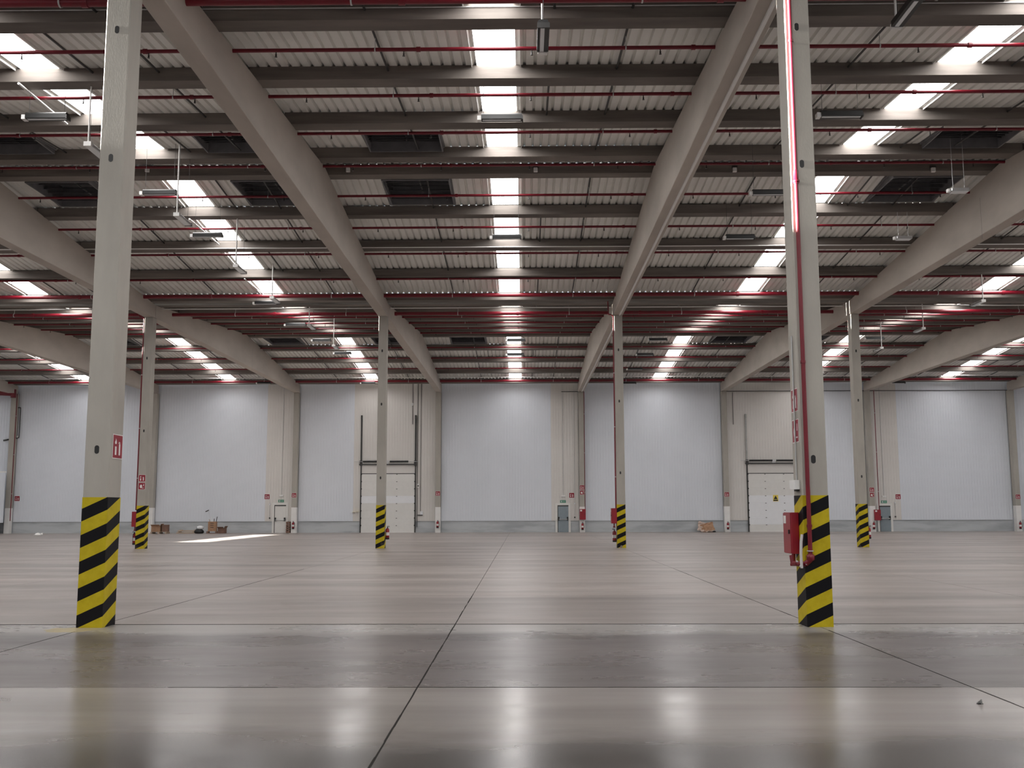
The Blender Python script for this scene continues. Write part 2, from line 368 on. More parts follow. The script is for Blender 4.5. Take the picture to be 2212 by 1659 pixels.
def vent(x0, x1, ya, za, yb, zb_, k, sp, side):
    t = thing('smoke_vent', 'dark louvred smoke vent by the ridge, %s, %s, %s%s' % (BAYNAME[k], SPANNAME[sp], SLOPE[side], (', first' if x0 - k * S < 5 else ', second') if k in (-1, -2) else ''), 'vent', (x0, ya, za), 0, 'smoke vents beside the ridges')
    W_, D_, H_ = x1 - x0, yb - ya, zb_ - za
    hi = max(0, H_) + 0.45; lo = min(0, H_)
    m = MB().box(0, W_, 0, 0.04, lo - .04, hi).box(0, W_, D_ - .04, D_, lo - .04, hi).box(0, 0.04, .04, D_ - .04, lo - .04, hi).box(W_ - .04, W_, .04, D_ - .04, lo - .04, hi)
    m.box(0, W_, 0, D_, hi, hi + 0.03); m.build('curb', 'ventdark', t)
    n = 7
    for i in range(n):
        yc = D_ * (0.05 + 0.9 * (i + 0.5) / n); zc = H_ * (i + 0.5) / n + 0.08
        b = MB(); d = 0.12
        b.prismx([(yc - d, zc - 0.05), (yc + d, zc + 0.05), (yc + d, zc + 0.065), (yc - d, zc - 0.035)], 0.05, W_ - 0.05); b.build('louvre_blade', 'ventdark', t)
    MB().box(0.02, W_ - 0.02, 0.06, 0.10, lo + 0.02 if H_ > 0 else -0.02, (lo if H_ > 0 else 0) + 0.05).build('edge_rail', 'steel', t)
    for nm, (a0, a1, b0, b1) in {'f': (-0.03, W_ + 0.03, -0.05, 0.03), 'b': (-0.03, W_ + 0.03, D_ - 0.03, D_ + 0.05), 'l': (-0.05, 0.02, 0.03, D_ - 0.03), 'r': (W_ - 0.02, W_ + 0.05, 0.03, D_ - 0.03)}.items():
        g0, g1 = H_ * b0 / D_, H_ * b1 / D_; q = MB()
        q._add([(a0, b0, g0 - .05), (a1, b0, g0 - .05), (a1, b1, g1 - .05), (a0, b1, g1 - .05), (a0, b0, g0 + .01), (a1, b0, g0 + .01), (a1, b1, g1 + .01), (a0, b1, g1 + .01)],
               [(0, 3, 2, 1), (4, 5, 6, 7), (0, 1, 5, 4), (1, 2, 6, 5), (2, 3, 7, 6), (3, 0, 4, 7)]); q.build('frame_bar', 'sheet' if nm == 'f' else 'gutter' if nm == 'b' else 'ventdark', t)
    MB().box(W_ / 2 - 0.02, W_ / 2 + 0.02, 0.05, D_ - 0.05, hi - 0.3, hi - 0.26).build('actuator_bar', 'steel', t)
ZP = PH + 0.022   # sheet sits on the purlins
for sp in (1, 2):
    base = Y1 if sp == 1 else Y2
    R = base + L / 2
    for side in (-1, 1):
        lines = [R + side * o for o in POFF]               # valley ... ridge
        for gi in range(4):
            ya, yb = sorted((lines[gi], lines[gi + 1])); za, zb_ = zb(ya) + ZP, zb(yb) + ZP
            for k in range(-4, 5):
                x = k * S
                vts = VENTS.get(k, []) if gi == 3 else []
                cuts = sorted([(x + SKY0, x + SKY1, 's')] + [(a, b, 'v') for a, b in vts])
                cur = x
                for a, b, kind in cuts:
                    sheet(cur, a, ya, za, yb, zb_)
                    if kind == 's': skylight(k, sp, ya, za, yb, zb_, '%s, %s' % (SLOPE[side], GAPN[gi]))
                    else:
                        # part of the gap is sheet, the half towards the lower purlin / ridge is the vent
                        f0, f1 = (0.42, 0.905) if side < 0 else (0.14, 0.905)
                        y0, y1 = ya + (yb - ya) * f0, ya + (yb - ya) * f1
                        z0, z1 = za + (zb_ - za) * f0, za + (zb_ - za) * f1
                        sheet(a, b, ya, za, y0, z0); sheet(a, b, y1, z1, yb, zb_)
                        vent(a, b, y0, z0, y1, z1, k, sp, side)
                    cur = b
                sheet(cur, x + S, ya, za, yb, zb_)
        # ridge half
    ya, yb = R - POFF[4], R + POFF[4]
    for k in range(-4, 5):
        sheet(k * S, k * S + S, ya, zb(ya) + ZP, R, zb(R) + ZP); sheet(k * S, k * S + S, R, zb(R) + ZP, yb, zb(yb) + ZP)
# span over and behind the viewer: plain sheets and two long translucent strips per bay
Rb = Y0 + L / 2
for k in range(-4, 5):
    for (a, b) in ((Y0, Rb), (Rb, Y1 - 0.48)):
        za, zb_ = zb(a) + ZP, zb(b) + ZP
        sheet(k * S, k * S + SKY0, a, za, b, zb_); sheet(k * S + SKY1, k * S + S, a, za, b, zb_)
        skylight(k, 0, a, za, b, zb_, 'slope toward the %s' % ('front columns' if a > Y0 else 'rear wall'))
# valley gutters over the column rows, closing strip at the far wall
for yv in (Y1, Y2):
    zg = zb(Y1)
    g = MB().box(XL, XR, yv - 0.23, yv + 0.23, zg + 0.2, zg + 0.22).box(XL, XR, yv - 0.235, yv - 0.22, zg + 0.22, zg + 0.36).box(XL, XR, yv + 0.22, yv + 0.235, zg + 0.22, zg + 0.36)
    tag(g.build('valley_gutter', 'gutter'), 'long grey metal valley gutter over the %s row of columns' % ('middle' if yv == Y2 else 'front hazard-striped'), 'gutter')
MB().box(XL, XR, Y3 - 0.6, 78.4, 11.95, 12.0).build('closing_strip', 'sheet', ceil)

for R_ in (Y1 + L / 2, Y2 + L / 2):
    for y in [R_ + sd_ * o for o in POFF for sd_ in (-1, 1)]:
        cm = MB().box(SKY0, SKY1, -PW / 2 - .002, PW / 2 + .002, 0.03, 0.05).mesh('purlin_cover', 'sheet')
        for k in range(-4, 5): obj('purlin_cover', cm, ceil, (k * S, y, zb(y) + PH))
# purlins
PMESH = MB().box(0.012, S - 0.012, -PW / 2, PW / 2, 0, PH).mesh('purlin', 'purlin')
POSN = ['beside the gutter', 'second from gutter', 'third from gutter', 'second from ridge', 'beside the ridge']
for sp in (1, 2):
    base = Y1 if sp == 1 else Y2
    R = base + L / 2
    for side in (-1, 1):
        for i, o in enumerate(POFF):
            y = R + side * o
            for k in (range(-3, 4) if sp == 1 else range(-4, 5)):
                lab = 'concrete purlin %s, %s, %s, %s' % (POSN[i], SLOPE[side], BAYNAME[k], SPANNAME[sp])
                tag(obj('purlin', PMESH, None, (k * S, y, zb(y) + 0.002)), lab, 'purlin', 'concrete purlins of the %s' % SPANNAME[sp])
# dark hanger bars under the sheets
BARM = {}
for sp in (1, 2):
    R = (Y1 if sp == 1 else Y2) + L / 2
    for side in (-1, 1):
        lines = [R + side * o for o in POFF]
        for gi in range(4):
            ya, yb = sorted((lines[gi], lines[gi + 1])); ya += PW / 2 + 0.005; yb -= PW / 2 + 0.005
            za, zb_ = zb(ya) + 0.24, zb(yb) + 0.24
            key = (round(yb - ya, 3), round(zb_ - za, 3))
            if key not in BARM:
                D_, H_ = yb - ya, zb_ - za
                BARM[key] = MB().tube([(0, 0, 0), (0, D_, H_)], 0.028, 6).mesh('hanger_bar', 'dark')
            for k in (range(-2, 3) if sp == 1 else range(-3, 4)):
                for off in (3.35, 8.83) + ((7.23,) if (gi + k) % 2 == 0 else ()):
                    o = obj('hanger_bar', BARM[key], None, (k * S + off, ya, za))
                    tag(o, 'thin dark hanger bar, %s, %s, %s, gap %s' % (BAYNAME[k], SPANNAME[sp], SLOPE[side], GAPN[gi]), 'steel bar', 'hanger bars of the %s, %s' % (BAYNAME[k], SPANNAME[sp]))

# ------------------------------------------------------------------ columns and girders
COLM = {}
BH = 1.96
def shaft(h, z0, c=0.015):
    key = (h, z0)
    if key not in COLM: COLM[key] = MB().cbox(-CW / 2, CW / 2, -CD / 2, CD / 2, z0, h, c).mesh('shaft', 'column')
    return COLM[key]
BANDM = MB().box(-CW / 2 - .002, CW / 2 + .002, -CD / 2 - .002, CD / 2 + .002, 0, BH).mesh('hazard_band', 'hazard')
WHITEM = MB().cbox(-CW / 2 - .003, CW / 2 + .003, -CD / 2 - .003, CD / 2 + .003, 0, 1.93, 0.015).mesh('white_foot', 'whitepaint')
def slot_mesh(r=0.035, h=0.13):
    mb = MB(); P = []
    for i in range(9): t = math.pi * i / 8; P.append((r * math.cos(t), h / 2 - r + r * math.sin(t)))
    for i in range(9): t = math.pi + math.pi * i / 8; P.append((r * math.cos(t), -h / 2 + r + r * math.sin(t)))
    return mb.prismy(P, -0.004, 0.02).mesh('socket_hole', 'black')
SLOTM = slot_mesh()
def column(x, y, label, band=True, white=False, wear=0.0, slots=()):
    t = thing('concrete_column', label, 'column', (x, y, 0))
    z0 = BH if band else 1.93
    obj('shaft', shaft(HB - 0.012, z0), t)
    if band:
        b = obj('hazard_band', BANDM, t); b.color = (1, 1, 1, wear)
    else: obj('white_foot', WHITEM, t)
    for z in slots: obj('socket_hole', SLOTM, t, (-0.01, -CD / 2, z))
    return t
def zpix(u, v, y): return atY(u, v, y).z
yf = Y1 - CD / 2
column(0, Y1, 'front concrete column with hazard-striped foot and one red sign, no pipe on it', slots=[zpix(252, 64, yf), zpix(240, 341, yf), zpix(209, 971, yf)])
c = column(S, Y1, 'front concrete column carrying a red riser pipe, hose cabinet and two red signs', slots=[zpix(1724, 58, yf), zpix(1731, 354, yf), zpix(1755, 992, yf)])
yf2 = Y2 - CD / 2
s2 = [9.0, 6.75, 3.1]
column(-S, Y2, 'hazard-striped concrete column with two stacked red signs on its front', slots=[8.8, 5.4], wear=0.15)
column(0, Y2, 'hazard-striped concrete column standing before the first loading door', slots=[9.1, 6.6, 3.2], wear=0.15)
column(S, Y2, 'hazard-striped concrete column with badly chipped paint low on its corner', slots=[9.1, 6.7, 3.4], wear=1.0)
column(2 * S, Y2, 'hazard-striped concrete column with scuffed paint, near the second grey exit door', slots=[9.0, 6.7, 3.2], wear=0.8)
WC = {-4: 'white-footed concrete wall column in the far corner', -3: 'white-footed concrete wall column behind the white partition', -2: 'white-footed concrete wall column beside the pallet with boxes',
      -1: 'white-footed concrete wall column next to the white exit door', 0: 'white-footed concrete wall column between loading door and middle bay', 1: 'white-footed concrete wall column with hose cabinet by the first grey door',
      2: 'white-footed concrete wall column beside the crumpled cardboard', 3: 'white-footed concrete wall column with hose cabinet by the second grey door', 4: 'white-footed concrete wall column past the second grey door', 5: 'white-footed concrete wall column at the end of the far wall'}
for k in range(-4, 6): column(k * S, Y3 - 0.08, WC[k], band=False)
def girder_mesh():
    b, ze, za = HB, ZB0, ZB0 + SL * L / 2
    P = [(0.02, b), (L - 0.02, b), (L - 0.02, ze), (L / 2 + 0.12, za - .01), (L / 2 - 0.12, za - .01), (0.02, ze)]
    w2 = 0.225; c = 0.012
    mb = MB()
    # body with chamfered lower edges
    vs = []
    for x in (-w2, w2): vs += [(x, y, z if z > b else b + c) for y, z in P]
    n = 6
    for x in (-w2 + c, w2 - c): vs += [(x, P[0][0], b), (x, P[1][0], b)]
    fs = [(5, 4, 3, 2, 1, 0), (6, 7, 8, 9, 10, 11), (2, 3, 9, 8), (3, 4, 10, 9), (4, 5, 11, 10), (12, 13, 15, 14), (0, 1, 13, 12), (6, 14, 15, 7), (1, 2, 8, 7, 15, 13), (0, 12, 14, 6, 11, 5)]
    mb._add(vs, [f[::-1] for f in fs]); return mb
GM = girder_mesh()
import bmesh
gme = GM.mesh('girder_body', 'girder')
bm = bmesh.new(); bm.from_mesh(gme); bmesh.ops.recalc_face_normals(bm, faces=bm.faces); bm.to_mesh(gme); bm.free()
JOINTM = MB().box(-0.2255, -0.224, -0.006, 0.006, HB + 0.05, 12.2).box(0.224, 0.2255, -0.006, 0.006, HB + 0.05, 12.2).mesh('cast_seam', 'dark')
COLNAME = {-2: 'beyond the two-sign column', -1: 'over the two-sign column', 0: 'over the plain front column', 1: 'over the riser column', 2: 'over the scuffed column', 3: 'by the second grey door', 4: 'past the second grey door', -3: 'by the white partition', -4: 'in the far corner', 5: 'at the end of the wall'}
for sp in (1, 2):
    y = Y1 if sp == 1 else Y2
    for k in (range(-3, 5) if sp == 1 else range(-4, 6)):
        t = thing('roof_girder', 'tapered concrete roof girder %s, %s' % (COLNAME[k], SPANNAME[sp]), 'girder', (k * S, y, 0))
        obj('girder_body', gme, t)
        if (k, sp) in ((-2, 2), (-1, 2), (2, 1), (1, 2), (0, 2)):
            for f in ((0.55,) if k != -2 else (0.62,)): obj('cast_seam', JOINTM, t, (0, L * f, -0.75 if abs(f - .5) > .1 else -0.2))
# bearing pads between girder and column
PADM = MB().box(-0.15, 0.15, -0.2, 0.2, HB - 0.012, HB).mesh('bearing_pad', 'black')
for k in (0, 1): tag(obj('bearing_pad', PADM, None, (k * S, Y1, 0)), 'thin black bearing pad on top of a front column', 'pad', 'bearing pads on the front columns')
for k in (-1, 0, 1, 2): tag(obj('bearing_pad', PADM, None, (k * S, Y2, 0)), 'thin black bearing pad on top of a middle column', 'pad', 'bearing pads on the middle columns')
for k in range(-4, 6): tag(obj('bearing_pad', PADM, None, (k * S, Y3 - .08, 0)), 'thin black bearing pad on top of a wall column', 'pad', 'bearing pads on the wall columns')
# galvanised conduit under the riser column's girders
for sp, y in ((1, Y1), (2, Y2)):
    tag(MB().box(11.03, 11.10, y + 0.3, y + L - 0.3, HB - 0.055, HB - 0.001).build('cable_trunking', 'whitepaint'), 'galvanised cable trunking under the riser column girder, %s' % SPANNAME[sp], 'trunking')

# ------------------------------------------------------------------ sprinkler pipes
def pipe_line(y, z, r, x0, x1, label, heads=True, main=False, short=False):
    t = thing('sprinkler_pipe', label, 'pipe', (0, y, z))
    MB().tube([(x0, 0, 0), (x1, 0, 0)], r, 12).build('pipe_run', 'red', t)
    if heads:
        n0 = math.ceil((x0 + 0.3 - 6.78) / 2.8); x = 6.78 + 2.8 * n0
        while x < x1 - 0.2:
            if abs((x + 5.5) % 11 - 5.5) > 0.3: obj('sprinkler_head', HEADM, t, (x, 0, -r + 0.002))
            x += 2.8
    k = math.floor(x0 / S)
    while k * S < x1:
        for off in (3.35, 8.83):
            if x0 < k * S + off < x1: obj('pipe_clamp', CLAMPS if short else CLAMPM[main], t, (k * S + off, 0, 0))
        k += 1
    for j in range(int((x1 - x0) / 6)):
        obj('pipe_coupling', COUPM[main], t, (x0 + 2.1 + 6 * j, 0, 0))
    return t
HEADM = MB().lathe([(0.012, 0), (0.012, -0.05), (0.022, -0.055), (0.014, -0.10), (0.03, -0.105), (0.03, -0.112)][::-1], 8).mesh('sprinkler_head', 'dark')
def ring(r, w_, up, m, name):
    mb = MB().tube([(-w_ / 2, 0, 0), (w_ / 2, 0, 0)], r, 12)
    if up: mb.tube([(0, 0, r - .01), (0, 0, r + up)], 0.008, 6)
    return mb.mesh(name, m)
CLAMPM = {False: ring(0.052, 0.025, 0.22, 'steel', 'pipe_clamp'), True: ring(0.10, 0.03, 0.2, 'steel', 'pipe_clamp')}
CLAMPS = ring(0.05, 0.025, 0, 'steel', 'pipe_clamp')
COUPM = {False: ring(0.058, 0.09, 0, 'red', 'pipe_coupling'), True: ring(0.105, 0.12, 0, 'red', 'pipe_coupling')}
ORD = ['first', 'second', 'third', 'fourth', 'fifth', 'sixth', 'seventh', 'eighth']
for i, o in enumerate((5.26, 8.36, 11.6, 15.2, 17.76, 20.8, 23.7, 26.96)):
    y = Y1 + o
    pipe_line(y, zb(y) - 0.05, 0.043, -21.8, 32.8, 'red sprinkler branch pipe, %s from the front columns toward the middle columns' % ORD[i], short=i in (3, 7))
for i, o in enumerate((5.26, 8.36, 11.5, 14.6, 18.9, 21.9, 25.1)):
    y = Y2 + o
    pipe_line(y, zb(y) - 0.05, 0.043, -43.8, 54.8, 'red sprinkler branch pipe, %s from the middle columns toward the far wall' % ORD[i], short=i in (3, 4))
pipe_line(Y1 + 2.25, zb(Y1 + 2.25) - 0.24, 0.085, -21.8, 32.8, 'thick red sprinkler main just past the front columns', False, True)
pipe_line(Y1 + 29.4, zb(Y1 + 29.4) - 0.05, 0.085, -21.8, 32.8, 'thick red sprinkler main just before the middle columns', False, True)
pipe_line(Y2 + 2.25, zb(Y2 + 2.25) - 0.2, 0.085, -43.8, 54.8, 'thick red sprinkler main just past the middle columns', False, True)
pipe_line(Y2 + 29.4, zb(Y2 + 29.4) - 0.05, 0.085, -43.8, 54.8, 'thick red sprinkler main close to the far wall', False, True)
# thin pale conduits along the purlins
def conduit(name, pts, r, m, label, cat='conduit', group=None):
    return tag(MB().tube(pts, r, 8).build(name, m), label, cat, group)
yA = Y1 + L / 2 - 11.45; yE = Y1 + L / 2 + 0.8; yG = Y1 + L / 2 + 7.9
conduit('electric_conduit', [(-32, yA - .26, zb(yA) + .25), (32, yA - .26, zb(yA) + .25)], 0.014, 'steel', 'thin pale conduit along the second purlin past the front columns')
conduit('electric_conduit', [(-32, yE - .26, zb(yE) + .27), (32, yE - .26, zb(yE) + .27)], 0.014, 'steel', 'thin pale conduit along the ridge purlin with the detectors')
conduit('electric_conduit', [(-32, yG - .262, zb(yG) + .03), (32, yG - .262, zb(yG) + .03)], 0.022, 'whitepaint', 'pale conduit along the foot of a purlin before the middle columns')
conduit('electric_conduit', [(-43, Y2 + .74, ZB0 - .03), (54, Y2 + .74, ZB0 - .03)], 0.03, 'whitepaint', 'pale conduit under the valley purlin by the middle columns')
conduit('electric_conduit', [(-43, Y2 + L - 2.9, zb(Y2 + 2.9) - .06), (54, Y2 + L - 2.9, zb(Y2 + 2.9) - .06)], 0.03, 'whitepaint', 'pale conduit close to the far wall under the purlins')
# white conduits running with the slope beside the skylights
def ycond(u0, v0, u1, v1, z0, r, label):
    a = atZ(u0, v0, z0); b = atZ(u1, v1, z0); b.x = a.x
    conduit('electric_conduit', [a, b], r, 'whitepaint', label)
ycond(40, 180, 165, 268, 11.85, 0.03, 'white conduit hung across a purlin behind the plain front column')
ycond(409, 473, 460, 528, 12.0, 0.028, 'white conduit hung under the roof beside the bar lamp before the middle columns')
ycond(528, 602, 562, 640, 11.62, 0.025, 'white conduit ending at the main before the middle columns')

# detectors on the ridge purlin
for u, lab in ((318, 'behind the plain front column'), (752, 'beside the girder of the plain front column'), (1157, 'over the middle aisle'), (1587, 'past the riser column girder'), (2016, 'near the scuffed column girder')):
    p = atY(u, 367, yE - PW / 2 - 0.06)
    t = thing('beam_detector', 'small white detector box on the ridge purlin %s' % lab, 'detector', p)
    MB().cbox(-0.065, 0.065, -0.05, 0.05, -0.065, 0.065, 0.015).build('housing', 'whitepaint', t)
    MB().box(-0.035, 0.035, -0.053, -0.05, -0.035, 0.035).build('lens', 'lens', t)
    MB().box(-0.09, 0.09, -0.02, 0.055, 0.065, 0.14).build('bracket', 'dark', t)

# ------------------------------------------------------------------ linear LED lamps
def lamp_meshes(n):
    d = {}
    d['housing'] = MB().prismx([(-0.11, 0), (0.11, 0), (0.11, 0.07), (0.07, 0.15), (-0.07, 0.15), (-0.11, 0.11)], 0, n).mesh('housing', 'black')
    d['lens'] = MB().box(0.03, n - 0.03, -0.055, 0.02, -0.012, 0.0).mesh('lens', 'lens')
    d['pale'] = MB().prismx([(-0.11, 0), (0.11, 0), (0.11, 0.05), (0.07, 0.09), (-0.07, 0.09), (-0.11, 0.05)], 0, n).mesh('housing', 'steel'); d['wide'] = MB().box(0.03, n - 0.03, -0.09, 0.09, -0.012, 0.0).mesh('lens', 'lens')
    d['end_cap'] = MB().box(-0.10, 0.0, -0.09, 0.09, -0.02, 0.09).mesh('driver_box', 'whitepaint')
    d['far_cap'] = MB().box(n, n + 0.025, -0.115, 0.115, -0.02, 0.08).mesh('end_cap', 'dark')
    return d
LM = lamp_meshes(1.0)
RODM = {}
def lamp(p, rz, label, rod=None, group=None, pale=False):
    t = thing('linear_lamp', label, 'lamp', p, rz, group)
    obj('housing', LM['pale'] if pale else LM['housing'], t); obj('lens', LM['wide'] if pale else LM['lens'], t); obj('driver_box', LM['end_cap'], t); obj('end_cap', LM['far_cap'], t)
    y = p[1]
    PYS = [(Y1 if y < Y2 else Y2) + L / 2 + sg * o for o in POFF for sg in (-1, 1)]; yp = min(PYS, key=lambda q: abs(q - y))
    top = zb(yp) if abs(yp - y) < 0.245 else zb(y) + PH
    h = max(0.15, top - p[2])
    for x in (0.05, 0.92): MB().tube([(x, 0, 0.05), (x, 0, h)], 0.005, 6).build('suspension_wire', 'dark', t)
    if rod: MB().tube([(-0.04, 0, 0.06), (-0.04, 0, h)], 0.022, 8).build('conduit_drop', 'whitepaint', t)
    return t
XL_ = [(58, 258, 'behind the plain front column'), (1040, 260, 'over the middle aisle ahead of the ridge'), (1772, 253, 'beside the riser column under the front slope'),
       (310, 421, 'past the ridge behind the plain front column'), (1625, 421, 'past the ridge beside the riser column'), (418, 512, 'by the white conduit before the middle columns'), (1568, 516, 'in the bay beyond the riser column, before the middle columns'), (1064, 516, 'below a middle aisle skylight before the middle columns')]
for u, v, lab in XL_:
    p = atZ(u, v, 11.25); lamp(p, 0, 'black bar lamp hung crosswise %s' % lab)
XF = [(551, 657), (618, 704), (676, 737), (723, 765), (781, 829), (556, 829), (1402, 736), (1376, 768), (1356, 799), (1345, 829), (1870, 733), (1926, 828), (1096, 737), (1096, 768)]
for u, v in XF:
    p = atZ(u, v, 11.15); p.y = min(p.y, 77.0); p = atY(u, v, p.y)
    lamp(p, 0, 'black bar lamp hung crosswise past the middle columns, %s' % BAYNAME[math.floor(p.x / S)], None, 'crosswise bar lamps past the middle columns')
YLs = [(1172, 112, 10.45, 'over the middle aisle, seen end on, near the front columns'), (1938, 58, 10.6, 'under the front slope beyond the riser column'), (192, 316, 10.5, 'on a white drop rod behind the plain front column'),
       (383, 467, 10.5, 'on a white drop rod past the ridge'), (510, 577, 10.5, 'on a white drop rod before the middle columns'), (588, 645, 10.6, 'just ahead of the thick main before the middle columns')]
for i, (u, v, z, lab) in enumerate(YLs):
    p = atZ(u, v, z)
    # far end of the lamp shows first for the two near ones: they run from p towards the viewer
    lamp(p, math.pi / 2 if i > 1 else -math.pi / 2, ('black' if i < 2 else 'pale') + ' bar lamp hung lengthwise %s' % lab, rod=True, pale=i > 1)
for u, v in [(668, 704), (721, 748), (2123, 652), (1994, 711), (1904, 753), (1776, 806)]:
    p = atZ(u, v, 10.5); lamp(p, math.pi / 2, 'bar lamp on a white drop rod past the middle columns, %s' % BAYNAME[math.floor(p.x / S)], True, 'lengthwise bar lamps past the middle columns', True)
for u, v, lab in ((2052, 415, 'by the scuffed column girder, next to a smoke vent'), (1935, 517, 'by the scuffed column girder, near the valley')):
    p = atZ(u, v, 11.3)
    t = thing('flood_lamp', 'white aluminium lamp %s' % lab, 'lamp', p)
    MB().cbox(0, 0.55, -0.14, 0.14, 0, 0.09, 0.02).build('housing', 'steel', t); MB().box(0.03, 0.52, -0.12, 0.12, -0.02, 0).build('lens', 'lens', t)
    MB().cbox(-0.09, 0, -0.07, 0.07, -0.01, 0.09, 0.02).build('driver_box', 'whitepaint', t)
    for x in (0.1, 0.45): MB().tube([(x, 0, 0.08), (x, 0, zb(p.y) + PH + 0.2 - p.z)], 0.008, 6).build('suspension_wire', 'steel', t)

# ------------------------------------------------------------------ signs
def sign_face(kind, s):
    """white pictogram polygons in (x, z) on a square sign of half size s"""
    m = MB()
    def poly(P): m.prismy([(x * s * .82, z * s * .82) for x, z in P], -0.004, -0.0025)
    flame = [(-0.62, 0.35), (-0.30, 0.35), (-0.24, 0.55), (-0.36, 0.78), (-0.46, 0.9), (-0.5, 0.7), (-0.66, 0.55)]
    if kind == 'extinguisher':
        poly([(x - 0.05, z - 0.1) for x, z in flame])
        poly([(-0.66, -0.85), (-0.30, -0.85), (-0.30, 0.0), (-0.66, 0.0)])
        poly([(0.30, -0.85), (0.62, -0.85), (0.62, 0.20), (0.52, 0.34), (0.40, 0.34), (0.30, 0.20)])
        poly([(0.38, 0.36), (0.54, 0.36), (0.54, 0.46), (0.38, 0.46)]); poly([(0.15, 0.30), (0.24, 0.30), (0.40, 0.48), (0.34, 0.54)])
    else:
        P = [(-0.25 + 0.42 * math.cos(2 * math.pi * i / 16), -0.1 + 0.62 * math.sin(2 * math.pi * i / 16)) for i in range(16)]
        poly(P); poly([(0.0, -0.75), (0.75, -0.75), (0.75, -0.6), (0.0, -0.6)]); poly([(0.5, 0.0), (0.75, 0.0), (0.75, 0.75), (0.6, 0.75)])
    return m
SGN = {}
def fire_sign(p, s, kind, label, rz=0.0, group=None):
    t = thing('fire_sign', label, 'sign', p, rz, group)
    key = (kind, s)
    if key not in SGN:
        SGN[key] = (MB().box(-s, s, -0.0015, 0.0015, -s, s).mesh('sign_border', 'signwhite'), MB().box(-s * .94, s * .94, -0.0025, 0, -s * .94, s * .94).mesh('sign_plate', 'signred'), sign_face(kind, s).mesh('pictogram', 'signwhite'))
    obj('sign_border', SGN[key][0], t); obj('sign_plate', SGN[key][1], t); obj('pictogram', SGN[key][2], t)
    return t
# front columns (on the side faces)
xs_ = CW / 2 + 0.004
p = atX(254, 965, xs_); fire_sign((xs_, p.y, p.z), 0.19, 'extinguisher', 'red extinguisher sign on the side of the plain front column', math.pi / 2)
xl_ = S - CW / 2 - 0.004
fire_sign((xl_, Y1, atX(1714, 866, xl_).z), 0.18, 'extinguisher', 'upper red extinguisher sign on the side of the riser column', -math.pi / 2)
fire_sign((xl_, Y1, atX(1716, 932, xl_).z), 0.18, 'hose', 'lower red hose sign on the side of the riser column', -math.pi / 2)
yc2 = yf2 - 0.004
for u, v, kd, lab in ((304, 1033, 'extinguisher', 'upper red sign on the front of the two-sign column'), (304, 1050, 'hose', 'lower red sign on the front of the two-sign column')):
    p = atY(u, v, yc2); fire_sign((-S, p.y, p.z), 0.16, kd, lab)
ycw = Y3 - .08 - CD / 2 - 0.006
def wall_sign(u, v, y, kd, lab, s=0.19, x=None):
    p = atY(u, v, y); fire_sign((x if x is not None else p.x, y, p.z), s, kd, lab)
wp = WALLY - 0.006
wall_sign(577, 1073, wp, 'extinguisher', 'red square sign on the panels before the white exit door', 0.2)
wall_sign(636, 1070, ycw, 'extinguisher', 'red square sign on the wall column beside the white exit door', 0.18, -S)
wall_sign(947, 1066, ycw, 'extinguisher', 'red square sign on the wall column past the first loading door', 0.18, 0)
wall_sign(1256, 1053, ycw, 'extinguisher', 'upper red sign above the hose cabinet by the first grey door', 0.18, S)
wall_sign(1256, 1064, ycw, 'hose', 'lower red sign above the hose cabinet by the first grey door', 0.17, S)
wall_sign(1235, 1070, wp, 'extinguisher', 'red square sign on the panels beside the first grey door', 0.2)
wall_sign(1568, 1068, ycw, 'extinguisher', 'red square sign on the wall column near the crumpled cardboard', 0.18, 2 * S)
wall_sign(1886, 1058, ycw, 'extinguisher', 'upper red sign above the hose cabinet by the second grey door', 0.18, 3 * S)
wall_sign(1886, 1069, ycw, 'hose', 'lower red sign above the hose cabinet by the second grey door', 0.17, 3 * S)
wall_sign(1940, 1073, wp, 'extinguisher', 'red square sign on the panels past the second grey door', 0.2)
wall_sign(2205, 1073, ycw, 'extinguisher', 'red square sign on the wall column furthest past the grey doors', 0.18, 4 * S)
wall_sign(37, 1077, wp, 'extinguisher', 'red square sign on the panels beside the white partition', 0.2)

# ------------------------------------------------------------------ extinguishers
def ext_proto():
    d = {}
    d['cylinder'] = MB().lathe([(0.07, 0.0), (0.085, 0.02), (0.085, 0.40), (0.07, 0.46), (0.03, 0.49)], 14).mesh('cylinder', 'redbox')
    d['foot_ring'] = MB().lathe([(0.08, -0.02), (0.088, 0.0), (0.088, 0.06)], 14).mesh('foot_ring', 'black')
    d['valve'] = MB().lathe([(0.025, 0.49), (0.025, 0.54)], 8).box(-0.02, 0.02, -0.10, 0.02, 0.54, 0.56).box(-0.02, 0.02, -0.09, 0.02, 0.575, 0.59).mesh('valve', 'black')
    d['hose'] = MB().tube([(0.02, 0, 0.52), (0.10, -0.02, 0.48), (0.115, -0.03, 0.3), (0.11, -0.03, 0.1)], 0.013, 8).mesh('hose', 'black')
    d['label_sticker'] = MB().lathe([(0.0858, 0.16), (0.0858, 0.30)], 14).mesh('label_sticker', 'signwhite')
    d['wall_bracket'] = MB().box(-0.03, 0.03, 0.08, 0.11, 0.3, 0.5).mesh('wall_bracket', 'steel')
    return d
EX = ext_proto()
def extinguisher(p, rz, label):
    t = thing('fire_extinguisher', label, 'extinguisher', p, rz)
    for n, me in EX.items(): obj(n, me, t)
